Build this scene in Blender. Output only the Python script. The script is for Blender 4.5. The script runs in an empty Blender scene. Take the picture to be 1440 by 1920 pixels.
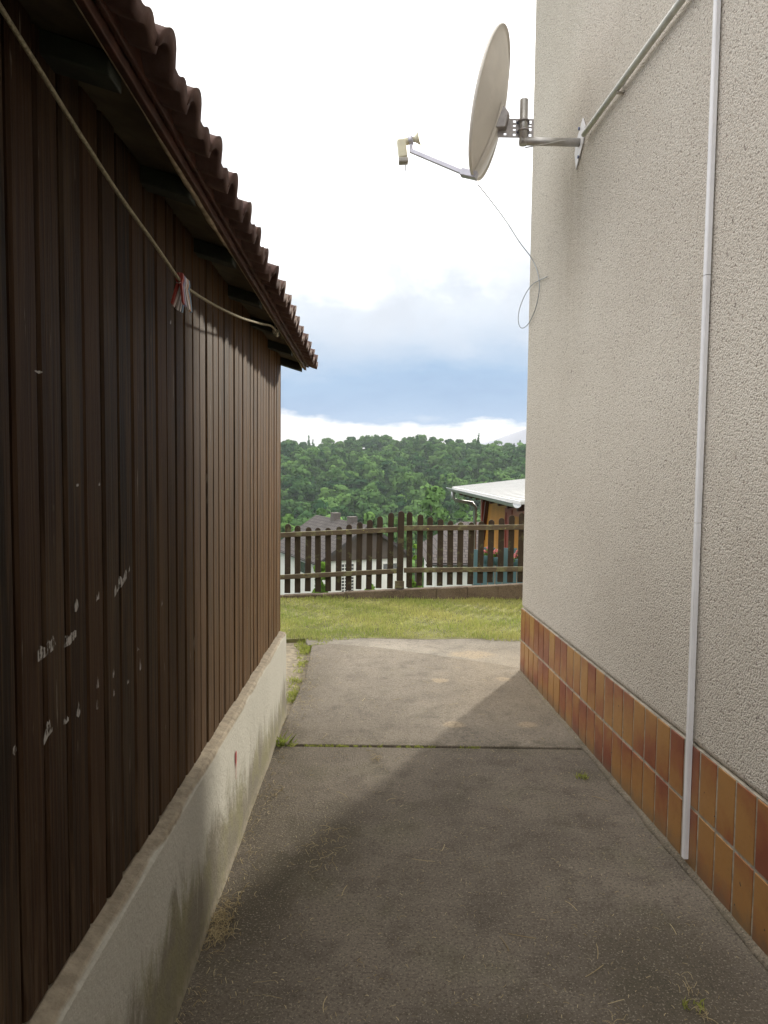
import bpy, bmesh, math, random
import numpy as np
from mathutils import Vector, Matrix

random.seed(7)
rng = np.random.default_rng(11)
R = math.radians
scene = bpy.context.scene
col = scene.collection

# ------------------------------------------------------------------ camera
F, EYE = 1390.0, 1.52
pitch, yaw, roll = R(3.62), R(1.24), R(0.63)
fw = Vector((math.sin(yaw) * math.cos(pitch), math.cos(yaw) * math.cos(pitch), -math.sin(pitch)))
rt0 = Vector((math.cos(yaw), -math.sin(yaw), 0))
up0 = rt0.cross(fw)
rt = rt0 * math.cos(roll) + up0 * math.sin(roll)
up = up0 * math.cos(roll) - rt0 * math.sin(roll)
cam_data = bpy.data.cameras.new('camera')
cam = bpy.data.objects.new('camera', cam_data)
col.objects.link(cam)
m = Matrix((rt, up, -fw)).transposed().to_4x4()
m.translation = (0, 0, EYE)
cam.matrix_world = m
cam_data.sensor_fit = 'VERTICAL'
cam_data.sensor_height = 36.0
cam_data.lens = F / 1920 * 36
cam_data.clip_start = 0.05
cam_data.clip_end = 12000
scene.camera = cam

# ------------------------------------------------------------------ light and exposure
SUN_AZ, SUN_EL = R(29.0), R(20.5)
sun_dir = Vector((math.sin(SUN_AZ) * math.cos(SUN_EL), math.cos(SUN_AZ) * math.cos(SUN_EL), math.sin(SUN_EL)))
sl = bpy.data.lights.new('sun', 'SUN')
sl.energy = 2.4
sl.angle = R(2.5)
sl.color = (1.0, 0.93, 0.80)
so = bpy.data.objects.new('sun', sl)
so.rotation_euler = sun_dir.to_track_quat('Z', 'Y').to_euler()
so.location = (40, 60, 60)
col.objects.link(so)

vs = scene.view_settings
vs.view_transform = 'Standard'
vs.look = 'None'
vs.exposure = 1.0
vs.gamma = 1.0
vs.use_curve_mapping = False
scene.render.engine = 'CYCLES'
scene.cycles.use_denoising = True
scene.cycles.max_bounces = 6
scene.cycles.diffuse_bounces = 3
scene.cycles.glossy_bounces = 2
scene.cycles.use_adaptive_sampling = True
scene.cycles.adaptive_threshold = 0.02
scene.cycles.volume_bounces = 0
scene.cycles.sample_clamp_indirect = 6


class NT:
    """thin wrapper round a node tree"""
    def __init__(self, tree):
        self.t = tree
        tree.nodes.clear()

    def n(self, kind, **kw):
        node = self.t.nodes.new(kind)
        ins = kw.pop('ins', {})
        for k, v in kw.items():
            setattr(node, k, v)
        for k, v in ins.items():
            self.set(node.inputs[k], v)
        return node

    def set(self, sock, v):
        if isinstance(v, bpy.types.NodeSocket):
            self.t.links.new(v, sock)
        elif hasattr(v, 'outputs') and not isinstance(v, (tuple, list, float, int)):
            self.t.links.new(v.outputs[0], sock)
        else:
            if isinstance(v, (tuple, list)) and len(v) == 3 and getattr(sock, 'type', '') == 'RGBA':
                v = (*v, 1)
            sock.default_value = v

    def math(self, op, a, b=None, c=None, clamp=False):
        nd = self.n('ShaderNodeMath', operation=op, use_clamp=clamp)
        self.set(nd.inputs[0], a)
        if b is not None:
            self.set(nd.inputs[1], b)
        if c is not None:
            self.set(nd.inputs[2], c)
        return nd.outputs[0]

    def mix(self, f, a, b, blend='MIX'):
        nd = self.n('ShaderNodeMix', data_type='RGBA', blend_type=blend)
        self.set(nd.inputs[0], f)
        self.set(nd.inputs[6], a)
        self.set(nd.inputs[7], b)
        return nd.outputs[2]

    def ramp(self, f, stops, interp='LINEAR'):
        nd = self.n('ShaderNodeValToRGB')
        cr = nd.color_ramp
        cr.interpolation = interp
        while len(cr.elements) < len(stops):
            cr.elements.new(0.5)
        for e, (p, c) in zip(cr.elements, stops):
            e.position = p
            e.color = (*c, 1) if isinstance(c, (tuple, list)) else (c, c, c, 1)
        self.set(nd.inputs[0], f)
        return nd.outputs[0]

    def step(self, f, lo, hi):
        nd = self.n('ShaderNodeMapRange', interpolation_type='SMOOTHSTEP')
        self.set(nd.inputs[0], f)
        nd.inputs[1].default_value = lo
        nd.inputs[2].default_value = hi
        return nd.outputs[0]

    def noise(self, vec, scale, detail=4, rough=0.55, dist=0.0):
        nd = self.n('ShaderNodeTexNoise')
        self.set(nd.inputs['Vector'], vec)
        nd.inputs['Scale'].default_value = scale
        nd.inputs['Detail'].default_value = detail
        nd.inputs['Roughness'].default_value = rough
        nd.inputs['Distortion'].default_value = dist
        return nd.outputs[0]

    def mapping(self, vec, scale=(1, 1, 1), loc=(0, 0, 0), rot=(0, 0, 0)):
        nd = self.n('ShaderNodeMapping')
        self.set(nd.inputs[0], vec)
        nd.inputs[1].default_value = loc
        nd.inputs[2].default_value = rot
        nd.inputs[3].default_value = scale
        return nd.outputs[0]


# ------------------------------------------------------------------ sky
world = bpy.data.worlds.new('World')
scene.world = world
world.use_nodes = True
W = NT(world.node_tree)
tc = W.n('ShaderNodeTexCoord').outputs['Generated']
sky = W.n('ShaderNodeTexSky', sky_type='NISHITA')
sky.sun_disc = False
sky.sun_elevation = SUN_EL
sky.sun_rotation = SUN_AZ
sky.dust_density = 2.0
sep = W.n('ShaderNodeSeparateXYZ', ins={0: tc})
el = sep.outputs[2]
# cloud noise stretched along the horizon
cv = W.mapping(tc, scale=(1.0, 1.0, 2.2), loc=(0.37, 0.1, 0.2))
n1 = W.noise(cv, 3.4, 6, 0.55, 0.2)
n2 = W.noise(W.mapping(tc, scale=(1.0, 1.0, 3.5), loc=(2.1, 0.4, 0)), 9.0, 6, 0.6, 0.3)
warp = W.math('MULTIPLY', W.math('SUBTRACT', n1, 0.5), 0.15)
e2 = W.math('ADD', el, warp)
warp2 = W.math('MULTIPLY', W.math('SUBTRACT', n2, 0.5), 0.035)
e2 = W.math('ADD', e2, warp2)
cloud = W.ramp(W.math('MULTIPLY', e2, 2.0, clamp=True), [
    (0.00, (5.0, 4.85, 4.6)), (0.125, (5.7, 5.5, 5.2)), (0.145, (1.05, 1.85, 3.15)), (0.22, (1.5, 2.4, 3.65)),
    (0.32, (3.1, 3.6, 4.3)), (0.43, (4.3, 4.6, 5.0)), (0.52, (10.6, 10.6, 10.5)), (1.0, (12.4, 12.2, 11.9))])
# grey undersides of the cumulus
n3 = W.noise(W.mapping(tc, scale=(1.0, 1.0, 1.7), loc=(0.9, 1.3, 0.5)), 3.1, 7, 0.58, 0.5)
shade = W.math('MULTIPLY', W.step(n3, 0.42, 0.55), W.math('MULTIPLY', W.step(el, 0.60, 0.30), W.step(el, 0.13, 0.20)))
cloud = W.mix(W.math('MULTIPLY', shade, 0.85), cloud, W.mix(0.15, (3.6, 3.85, 4.3), cloud))
gap = W.step(n1, 0.62, 0.75)
final = W.mix(W.math('MULTIPLY', gap, 0.30), cloud, sky.outputs[0])
bg = W.n('ShaderNodeBackground', ins={0: final, 1: 0.10})
W.n('ShaderNodeOutputWorld', ins={0: bg})


# ------------------------------------------------------------------ helpers
def ray(x, y):
    return fw * F + rt * (x - 720) - up * (y - 960)


def at(x, y, Y):
    """world point at forward distance Y that the photo shows at pixel (x, y)"""
    d = ray(x, y)
    return Vector((0, 0, EYE)) + d * (Y / d.y)


class MB:
    def __init__(self):
        self.v, self.f, self.s = [], [], []

    def add(self, verts, faces, smooth=False):
        o = len(self.v)
        self.v += [tuple(p) for p in verts]
        self.f += [tuple(i + o for i in f) for f in faces]
        self.s += [smooth] * len(faces)
        return self

    def box(self, lo, hi):
        x0, y0, z0 = lo
        x1, y1, z1 = hi
        return self.add([(x0, y0, z0), (x1, y0, z0), (x1, y1, z0), (x0, y1, z0), (x0, y0, z1), (x1, y0, z1), (x1, y1, z1), (x0, y1, z1)],
                        [(0, 3, 2, 1), (4, 5, 6, 7), (0, 1, 5, 4), (1, 2, 6, 5), (2, 3, 7, 6), (3, 0, 4, 7)])

    def obox(self, p0, p1, w, h, upv=(0, 0, 1)):
        """bar from p0 to p1, w wide, h high"""
        p0, p1 = Vector(p0), Vector(p1)
        d = (p1 - p0).normalized()
        s = d.cross(Vector(upv)).normalized()
        t = s.cross(d).normalized()
        vs_ = []
        for p in (p0, p1):
            for a, b in ((-1, -1), (1, -1), (1, 1), (-1, 1)):
                vs_.append(p + s * (a * w / 2) + t * (b * h / 2))
        return self.add(vs_, [(0, 3, 2, 1), (4, 5, 6, 7), (0, 1, 5, 4), (1, 2, 6, 5), (2, 3, 7, 6), (3, 0, 4, 7)])

    def prism(self, poly, axis, a, b):
        """poly: 2d points; extruded along axis from a to b"""
        n = len(poly)
        def mk(p, t):
            l = list(p)
            l.insert(axis, t)
            return tuple(l)
        vs_ = [mk(p, a) for p in poly] + [mk(p, b) for p in poly]
        fs = [tuple(range(n))[::-1], tuple(range(n, 2 * n))]
        fs += [(i, (i + 1) % n, n + (i + 1) % n, n + i) for i in range(n)]
        return self.add(vs_, fs)

    def tube(self, pts, r, seg=10, cap=True):
        pts = [Vector(p) for p in pts]
        n = len(pts)
        rad = r if isinstance(r, (list, tuple)) else [r] * n
        ref = None
        rings = []
        for i, p in enumerate(pts):
            d = (pts[min(i + 1, n - 1)] - pts[max(i - 1, 0)]).normalized()
            if ref is None:
                ref = d.orthogonal().normalized()
            ref = (ref - d * ref.dot(d)).normalized()
            b = d.cross(ref)
            rings += [p + ref * (rad[i] * math.cos(2 * math.pi * k / seg)) + b * (rad[i] * math.sin(2 * math.pi * k / seg)) for k in range(seg)]
        fs = [(i * seg + k, i * seg + (k + 1) % seg, (i + 1) * seg + (k + 1) % seg, (i + 1) * seg + k) for i in range(n - 1) for k in range(seg)]
        self.add(rings, fs, True)
        if cap:
            o = len(self.v) - len(rings)
            self.f += [tuple(o + k for k in range(seg))[::-1], tuple(o + (n - 1) * seg + k for k in range(seg))]
            self.s += [False, False]
        return self

    def mesh(self, name):
        me = bpy.data.meshes.new(name)
        me.from_pydata(self.v, [], self.f)
        me.polygons.foreach_set('use_smooth', self.s)
        bm = bmesh.new()
        bm.from_mesh(me)
        bmesh.ops.recalc_face_normals(bm, faces=bm.faces)
        bm.to_mesh(me)
        bm.free()
        return me


def link(name, me, mt=None, parent=None, loc=(0, 0, 0), rot=(0, 0, 0), sc=(1, 1, 1)):
    if mt is not None and not me.materials:
        me.materials.append(mt)
    o = bpy.data.objects.new(name, me)
    col.objects.link(o)
    o.location, o.rotation_euler, o.scale = loc, rot, sc
    if parent is not None:
        o.parent = parent
    return o


def obj(name, mb, mt, parent=None, bevel=0.0, **kw):
    o = link(name, mb.mesh(name) if isinstance(mb, MB) else mb, mt, parent, **kw)
    if bevel:
        bv = o.modifiers.new('bevel', 'BEVEL')
        bv.width, bv.segments, bv.limit_method = bevel, 2, 'ANGLE'
    return o


def empty(name, loc=(0, 0, 0), rz=0.0):
    o = bpy.data.objects.new(name, None)
    col.objects.link(o)
    o.location, o.rotation_euler = loc, (0, 0, rz)
    o.empty_display_size = 0.1
    return o


def tag(o, label, cat=None, group=None, kind=None):
    o['label'] = label
    if cat:
        o['category'] = cat
    if group:
        o['group'] = group
    if kind:
        o['kind'] = kind
    return o


def structure(o):
    o['kind'] = 'structure'
    return o


# ------------------------------------------------------------------ materials
def new_mat(name):
    mt = bpy.data.materials.new(name)
    mt.use_nodes = True
    return mt, NT(mt.node_tree)


def finish(T, colour, rough=0.8, bump=None, strength=0.3, dist=0.01, metal=0.0, spec=0.5, **ins):
    p = T.n('ShaderNodeBsdfPrincipled')
    T.set(p.inputs['Base Color'], colour)
    T.set(p.inputs['Roughness'], rough)
    T.set(p.inputs['Metallic'], metal)
    T.set(p.inputs['Specular IOR Level'], spec)
    if bump is not None:
        b = T.n('ShaderNodeBump', ins={'Strength': strength, 'Distance': dist, 'Height': bump})
        T.set(p.inputs['Normal'], b.outputs[0])
    for k, v in ins.items():
        T.set(p.inputs[k], v)
    T.n('ShaderNodeOutputMaterial', ins={0: p.outputs[0]})
    return p


def coords(T, which='Object'):
    return T.n('ShaderNodeTexCoord').outputs[which]


def world_pos(T):
    return T.n('ShaderNodeNewGeometry').outputs['Position']


def simple(name, c, rough=0.6, metal=0.0, var=0.15, scale=8.0, bump=0.0, spec=0.5):
    mt, T = new_mat(name)
    v = world_pos(T)
    n = T.noise(v, scale, 5, 0.6)
    lo = tuple(x * (1 - var) for x in c)
    hi = tuple(min(1, x * (1 + var)) for x in c)
    cc = T.mix(T.step(n, 0.3, 0.7), lo, hi)
    finish(T, cc, rough, n if bump else None, bump, 0.01, metal, spec)
    return mt


def m_plaster():
    mt, T = new_mat('roughcast_plaster')
    v = coords(T)
    big = T.noise(v, 0.9, 4, 0.6)
    c = T.mix(T.step(big, 0.3, 0.7), (0.555, 0.508, 0.438), (0.63, 0.585, 0.51))
    a = T.noise(v, 92, 3, 0.6)
    b = T.noise(v, 240, 2, 0.5)
    vo = T.n('ShaderNodeTexVoronoi', ins={'Vector': v, 'Scale': 150.0}).outputs[0]
    h = T.math('ADD', T.math('MULTIPLY', a, 1.0), T.math('MULTIPLY', b, 0.35))
    h = T.math('SUBTRACT', h, T.math('MULTIPLY', vo, 0.75))
    grain = T.noise(v, 130, 3, 0.6)
    c = T.mix(T.math('MULTIPLY', T.step(grain, 0.50, 0.72), 0.40), c, (0.66, 0.49, 0.41))
    cellc = T.n('ShaderNodeTexVoronoi', ins={'Vector': v, 'Scale': 135.0}).outputs['Color']
    cv_ = T.n('ShaderNodeSeparateColor', ins={0: cellc}).outputs[0]
    c = T.mix(T.math('MULTIPLY', T.step(cv_, 0.55, 1.0), 0.30), c, (0.40, 0.335, 0.27))
    c = T.mix(T.math('MULTIPLY', T.step(cv_, 0.35, 0.0), 0.35), c, (0.70, 0.655, 0.59))
    pit = T.step(T.math('SUBTRACT', a, T.math('MULTIPLY', vo, 0.25)), 0.30, 0.19)                      # recess shade of the deep pits, put into the colour
    c = T.mix(T.math('MULTIPLY', pit, 0.70), c, (0.17, 0.125, 0.10))
    pit2 = T.step(T.noise(T.mapping(v, scale=(1, 1, 0.8)), 46, 4, 0.65, 0.4), 0.375, 0.30)
    c = T.mix(T.math('MULTIPLY', pit2, 0.75), c, (0.13, 0.10, 0.085))
    # rain streaks below the dish bracket
    s = T.n('ShaderNodeSeparateXYZ', ins={0: v})
    st = T.noise(T.mapping(v, scale=(1, 5, 0.6)), 2.0, 5, 0.65)
    near = T.math('ABSOLUTE', T.math('ADD', s.outputs[1], 1.02))
    m1 = T.math('MULTIPLY', T.step(near, 0.36, 0.02), T.step(s.outputs[2], 3.40, 3.15))
    m1 = T.math('MULTIPLY', m1, T.step(s.outputs[2], 2.0, 3.0))
    c = T.mix(T.math('MULTIPLY', T.math('MULTIPLY', m1, T.step(st, 0.25, 0.65)), 0.40), c, (0.33, 0.27, 0.20))
    finish(T, c, 0.92, h, 0.55, 0.010, spec=0.2)
    return mt


def m_tile():
    mt, T = new_mat('flamed_clinker_tile')
    oi = T.n('ShaderNodeObjectInfo')
    rnd = oi.outputs['Random']
    v = coords(T)
    vv = T.n('ShaderNodeVectorMath', operation='ADD', ins={0: v})
    cmb = T.n('ShaderNodeCombineXYZ', ins={0: T.math('MULTIPLY', rnd, 37.0), 1: T.math('MULTIPLY', rnd, 91.0), 2: 0.0})
    T.set(vv.inputs[1], cmb.outputs[0])
    z = T.n('ShaderNodeSeparateXYZ', ins={0: v}).outputs[2]
    grad = T.math('MULTIPLY_ADD', z, 4.1, T.math('MULTIPLY', T.math('SUBTRACT', T.math('FRACT', T.math('MULTIPLY', rnd, 7.31)), 0.5), 1.1))
    flip = T.math('SUBTRACT', T.math('MULTIPLY', T.math('GREATER_THAN', rnd, 0.5), 2.0), 1.0)
    g = T.math('ADD', T.math('MULTIPLY', T.math('SUBTRACT', grad, 0.5), flip), 0.5)
    n = T.noise(vv.outputs[0], 11, 4, 0.55, 0.4)
    g = T.math('ADD', g, T.math('MULTIPLY', T.math('SUBTRACT', n, 0.5), 1.3), clamp=True)
    c = T.ramp(g, [(0.0, (0.23, 0.050, 0.020)), (0.35, (0.30, 0.090, 0.028)), (0.65, (0.35, 0.148, 0.038)), (1.0, (0.40, 0.190, 0.048))])
    fine = T.noise(vv.outputs[0], 120, 3, 0.6)
    c = T.mix(T.math('MULTIPLY', T.step(fine, 0.5, 0.8), 0.25), c, (0.09, 0.05, 0.03))
    chip = T.noise(vv.outputs[0], 34, 2, 0.4)
    c = T.mix(T.step(chip, 0.745, 0.765), c, (0.03, 0.02, 0.018))
    wz = T.n('ShaderNodeSeparateXYZ', ins={0: world_pos(T)}).outputs[2]
    dirt_n = T.noise(world_pos(T), 16, 6, 0.7)
    c = T.mix(0.14, c, (0.20, 0.14, 0.09))
    soil = T.math('MULTIPLY', T.step(T.math('ADD', wz, T.math('MULTIPLY', T.math('SUBTRACT', dirt_n, 0.5), 0.18)), 0.10, 0.0), 0.65)
    c = T.mix(soil, c, (0.13, 0.095, 0.06))
    c = T.mix(T.math('MULTIPLY', T.step(dirt_n, 0.55, 0.75), 0.30), c, (0.16, 0.10, 0.06))
    finish(T, c, T.math('MULTIPLY_ADD', dirt_n, 0.35, 0.22), T.noise(vv.outputs[0], 25, 3, 0.5), 0.15, 0.004, spec=0.5)
    return mt


def m_board():
    mt, T = new_mat('weathered_brown_board')
    rnd = T.n('ShaderNodeObjectInfo').outputs['Random']
    v = coords(T)
    off = T.n('ShaderNodeCombineXYZ', ins={0: T.math('MULTIPLY', rnd, 13.0), 1: T.math('MULTIPLY', rnd, 57.0), 2: T.math('MULTIPLY', rnd, 5.0)})
    vv = T.n('ShaderNodeVectorMath', operation='ADD', ins={0: v, 1: off.outputs[0]}).outputs[0]
    grain = T.noise(T.mapping(vv, scale=(30, 60, 2.6)), 1.6, 6, 0.62, 0.6)
    broad = T.noise(T.mapping(vv, scale=(4, 7, 2.2)), 1.0, 4, 0.6)
    base = T.ramp(rnd, [(0.0, (0.013, 0.0095, 0.0068)), (0.25, (0.032, 0.0165, 0.0090)), (0.5, (0.019, 0.0130, 0.0088)), (0.75, (0.042, 0.0220, 0.0115)), (1.0, (0.024, 0.0195, 0.0140))])
    c = T.mix(T.step(grain, 0.40, 0.72), base, (0.066, 0.039, 0.022))
    c = T.mix(T.math('MULTIPLY', T.step(broad, 0.5, 0.75), 0.5), c, (0.085, 0.060, 0.038))
    wy = T.n('ShaderNodeSeparateXYZ', ins={0: world_pos(T)})
    sunlit_tone = T.math('MULTIPLY', T.step(wy.outputs[1], 1.2, 4.6), T.step(grain, 0.25, 0.7))   # sunlit brightness of the far boards, painted into their colour
    c = T.mix(T.math('MULTIPLY', sunlit_tone, 0.72), c, (0.235, 0.125, 0.046))
    foot = T.math('MULTIPLY', T.step(wy.outputs[2], 0.95, 0.55), T.step(T.noise(T.mapping(vv, scale=(30, 50, 4)), 1.3, 5, 0.65), 0.48, 0.66))
    c = T.mix(T.math('MULTIPLY', foot, 0.55), c, (0.12, 0.085, 0.055))
    fleck = T.noise(T.mapping(vv, scale=(20, 34, 5)), 2.0, 3, 0.5)
    c = T.mix(T.math('MULTIPLY', T.step(fleck, 0.70, 0.76), 0.55), c, (0.27, 0.235, 0.19))
    finish(T, c, T.math('MULTIPLY_ADD', grain, 0.3, 0.46), grain, 0.6, 0.004, spec=0.07)
    return mt


def m_plinth():
    mt, T = new_mat('stained_painted_render')
    v = coords(T)
    s = T.n('ShaderNodeSeparateXYZ', ins={0: v})
    u, y, z = s.outputs
    n = T.noise(v, 2.0, 5, 0.6, 0.5)
    n2 = T.noise(T.mapping(v, scale=(1, 3.0, 1.2)), 1.7, 10, 0.76, 0.7)
    n3 = T.noise(v, 26, 5, 0.65)
    c = T.mix(n, (0.42, 0.41, 0.355), (0.52, 0.505, 0.445))
    c = T.mix(T.math('MULTIPLY', T.step(n3, 0.52, 0.72), 0.3), c, (0.38, 0.36, 0.29))
    # rising damp with algae: ragged upper edge
    edge = T.math('MULTIPLY_ADD', T.math('SUBTRACT', n2, 0.5), 0.80, z)
    edge = T.math('ADD', edge, T.math('MULTIPLY', T.step(y, -2.6, -0.6), 0.10))
    damp = T.step(edge, 0.40, 0.20)
    olive = T.mix(T.step(T.noise(v, 4.5, 4, 0.6), 0.42, 0.62), (0.135, 0.115, 0.075), (0.17, 0.155, 0.060))
    c = T.mix(T.math('MULTIPLY', damp, 0.80), c, olive)
    drip = T.math('MULTIPLY', T.step(n2, 0.60, 0.72), T.step(z, 0.40, 0.12))
    c = T.mix(T.math('MULTIPLY', drip, 0.6), c, (0.46, 0.44, 0.37))
    foot = T.math('MULTIPLY', T.step(z, 0.075, 0.015), T.step(n3, 0.35, 0.6))
    c = T.mix(T.math('MULTIPLY', foot, 0.7), c, (0.36, 0.32, 0.25))
    # bare tan mortar on the ledge
    ze = T.math('ADD', T.math('MULTIPLY_ADD', y, 0.016, z), T.math('MULTIPLY', T.math('SUBTRACT', n, 0.5), 0.05))
    bare = T.step(ze, 0.496, 0.508)
    tan = T.mix(T.step(n3, 0.25, 0.75), (0.19, 0.155, 0.11), (0.33, 0.28, 0.205))
    c = T.mix(bare, c, tan)
    h = T.math('ADD', T.math('MULTIPLY', n3, 0.7), T.math('MULTIPLY', T.noise(v, 90, 4, 0.6), 0.5))
    finish(T, c, 0.85, h, 0.6, 0.008, spec=0.25)
    return mt


def m_concrete(name, a, b, moss=0.25, patches=(), stains=()):
    mt, T = new_mat(name)
    v = world_pos(T)
    n1 = T.noise(v, 1.3, 6, 0.66, 0.4)
    n2 = T.noise(v, 6.0, 7, 0.68, 0.2)
    c = T.mix(T.step(n1, 0.32, 0.68), a, b)
    c = T.mix(T.math('MULTIPLY', T.step(n2, 0.45, 0.68), 0.55), c, tuple(x * 0.55 for x in a))
    ms = T.step(T.noise(v, 2.6, 5, 0.6), 0.50, 0.70)
    c = T.mix(T.math('MULTIPLY', ms, moss), c, (0.075, 0.075, 0.038))
    sp3 = T.n('ShaderNodeSeparateXYZ', ins={0: v})
    px3, py3 = sp3.outputs[0], sp3.outputs[1]
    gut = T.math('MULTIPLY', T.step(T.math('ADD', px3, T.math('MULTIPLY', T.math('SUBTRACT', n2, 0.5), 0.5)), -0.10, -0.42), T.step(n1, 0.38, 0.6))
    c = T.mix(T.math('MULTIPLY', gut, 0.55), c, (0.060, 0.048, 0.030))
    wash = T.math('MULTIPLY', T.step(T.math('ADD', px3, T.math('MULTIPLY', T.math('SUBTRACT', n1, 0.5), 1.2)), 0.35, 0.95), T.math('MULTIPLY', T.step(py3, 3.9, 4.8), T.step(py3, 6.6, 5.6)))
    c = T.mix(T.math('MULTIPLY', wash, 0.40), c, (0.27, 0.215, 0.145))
    rim = T.math('MULTIPLY', T.step(T.math('ABSOLUTE', T.math('SUBTRACT', py3, 3.92)), 0.14, 0.0), T.step(n2, 0.40, 0.62))
    c = T.mix(T.math('MULTIPLY', rim, 0.45), c, (0.085, 0.075, 0.045))
    for (cx, cy, rx_, ry_) in patches:
        d = T.n('ShaderNodeVectorMath', operation='SUBTRACT', ins={0: v, 1: (cx, cy, 0)})
        d = T.mapping(d.outputs[0], scale=(1 / rx_, 1 / ry_, 0))
        ln = T.n('ShaderNodeVectorMath', operation='LENGTH', ins={0: d}).outputs['Value']
        ln = T.math('ADD', ln, T.math('MULTIPLY', T.math('SUBTRACT', n2, 0.5), 1.3))
        c = T.mix(T.math('MULTIPLY', T.step(ln, 1.25, 0.70), 0.7), c, (0.34, 0.27, 0.18))
    for (cx, cy, rx_, ry_) in stains:
        d = T.n('ShaderNodeVectorMath', operation='SUBTRACT', ins={0: v, 1: (cx, cy, 0)})
        d = T.mapping(d.outputs[0], scale=(1 / rx_, 1 / ry_, 0))
        ln = T.n('ShaderNodeVectorMath', operation='LENGTH', ins={0: d}).outputs['Value']
        ln = T.math('ADD', ln, T.math('MULTIPLY', T.math('SUBTRACT', n2, 0.5), 2.6))
        c = T.mix(T.math('MULTIPLY', T.step(ln, 1.3, 0.5), 0.55), c, (0.050, 0.042, 0.026))
    fine = T.noise(v, 95, 4, 0.72)
    c = T.mix(T.math('MULTIPLY', T.step(fine, 0.47, 0.64), 0.62), c, tuple(x * 0.40 for x in a))
    g2 = T.noise(v, 150, 2, 0.5, 0.6)
    c = T.mix(T.math('MULTIPLY', T.step(g2, 0.59, 0.66), 0.50), c, (0.34, 0.295, 0.225))
    g3 = T.noise(v, 58, 3, 0.6, 0.8)
    c = T.mix(T.math('MULTIPLY', T.step(g3, 0.70, 0.74), 0.6), c, (0.36, 0.32, 0.25))
    finish(T, c, 0.92, T.math('ADD', fine, T.math('MULTIPLY', n2, 0.6)), 0.6, 0.008, spec=0.2)
    return mt


def m_leaf(name, dark, light, attr=True, trans=0.35):
    mt, T = new_mat(name)
    if attr:
        t = T.n('ShaderNodeAttribute', attribute_name='tint').outputs['Fac']
    else:
        t = T.noise(world_pos(T), 3.0, 3, 0.5)
    c = T.mix(t, dark, light)
    d = T.n('ShaderNodeBsdfPrincipled', ins={'Base Color': c, 'Roughness': 0.9, 'Specular IOR Level': 0.0})
    tr = T.n('ShaderNodeBsdfTranslucent', ins={0: T.mix(0.5, c, light)})
    ms = T.n('ShaderNodeMixShader', ins={0: trans, 1: d.outputs[0], 2: tr.outputs[0]})
    T.n('ShaderNodeOutputMaterial', ins={0: ms.outputs[0]})
    return mt


def m_fence():
    mt, T = new_mat('mossy_dark_fence_wood')
    rnd = T.n('ShaderNodeObjectInfo').outputs['Random']
    v = coords(T)
    off = T.n('ShaderNodeCombineXYZ', ins={0: T.math('MULTIPLY', rnd, 9.0), 1: T.math('MULTIPLY', rnd, 31.0), 2: 0.0})
    vv = T.n('ShaderNodeVectorMath', operation='ADD', ins={0: v, 1: off.outputs[0]}).outputs[0]
    g = T.noise(T.mapping(vv, scale=(40, 40, 3)), 1.5, 5, 0.6)
    c = T.mix(g, (0.020, 0.014, 0.010), (0.066, 0.046, 0.030))
    moss = T.noise(vv, 9, 5, 0.65)
    c = T.mix(T.math('MULTIPLY', T.step(moss, 0.55, 0.68), 0.6), c, (0.13, 0.13, 0.065))
    finish(T, c, 0.85, g, 0.4, 0.004, spec=0.25)
    return mt


def m_rail():
    mt, T = new_mat('lichened_fence_rail')
    v = world_pos(T)
    g = T.noise(T.mapping(v, scale=(3, 20, 40)), 1.5, 5, 0.6)
    c = T.mix(g, (0.06, 0.045, 0.032), (0.15, 0.115, 0.078))
    moss = T.noise(v, 7, 5, 0.65)
    c = T.mix(T.step(moss, 0.50, 0.62), c, (0.17, 0.16, 0.085))
    up_ = T.n('ShaderNodeSeparateXYZ', ins={0: T.n('ShaderNodeNewGeometry').outputs['Normal']}).outputs[2]
    lich = T.math('MULTIPLY', T.step(up_, 0.4, 0.8), 0.7)
    c = T.mix(lich, c, (0.30, 0.28, 0.20))
    spot = T.noise(v, 24, 3, 0.5)
    c = T.mix(T.step(spot, 0.66, 0.70), c, (0.33, 0.30, 0.10))
    finish(T, c, 0.9, g, 0.4, 0.004, spec=0.2)
    return mt


def m_rooftile(name, a, b, course=None):
    mt, T = new_mat(name)
    v = coords(T)
    rnd = T.n('ShaderNodeObjectInfo').outputs['Random']
    n = T.noise(world_pos(T), 14, 5, 0.65)
    c = T.mix(T.step(n, 0.3, 0.7), a, b)
    c = T.mix(T.math('MULTIPLY', rnd, 0.4), c, tuple(x * 0.6 for x in a))
    finish(T, c, 0.85, n, 0.4, 0.006, spec=0.25)
    return mt


def m_far_roof(name, a, b, tw, th):
    """courses of tiles on a far roof; object x along the eave, y up the slope"""
    mt, T = new_mat(name)
    v = coords(T, 'UV')
    br = T.n('ShaderNodeTexBrick', ins={'Vector': v, 'Color1': (*a, 1), 'Color2': (*b, 1), 'Mortar': tuple(x * 0.45 for x in a) + (1,),
                                        'Scale': 1.0, 'Mortar Size': 0.03, 'Brick Width': tw, 'Row Height': th, 'Bias': 0.0})
    n = T.noise(v, 0.8, 4, 0.6)
    c = T.mix(T.math('MULTIPLY', T.step(n, 0.4, 0.7), 0.4), br.outputs[0], tuple(x * 0.7 for x in a))
    finish(T, c, 0.8, None, spec=0.3)
    return mt


def m_wood_stripes(name, a, b, freq, vertical_axis=1):
    mt, T = new_mat(name)
    rnd = T.n('ShaderNodeObjectInfo').outputs['Random']
    g = T.noise(T.mapping(world_pos(T), scale=(12, 12, 1.2)), 1.6, 4, 0.6)
    c = T.mix(T.math('ADD', T.math('MULTIPLY', rnd, 0.6), T.math('MULTIPLY', g, 0.4)), a, b)
    finish(T, c, 0.55, g, 0.2, 0.004)
    return mt


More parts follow.
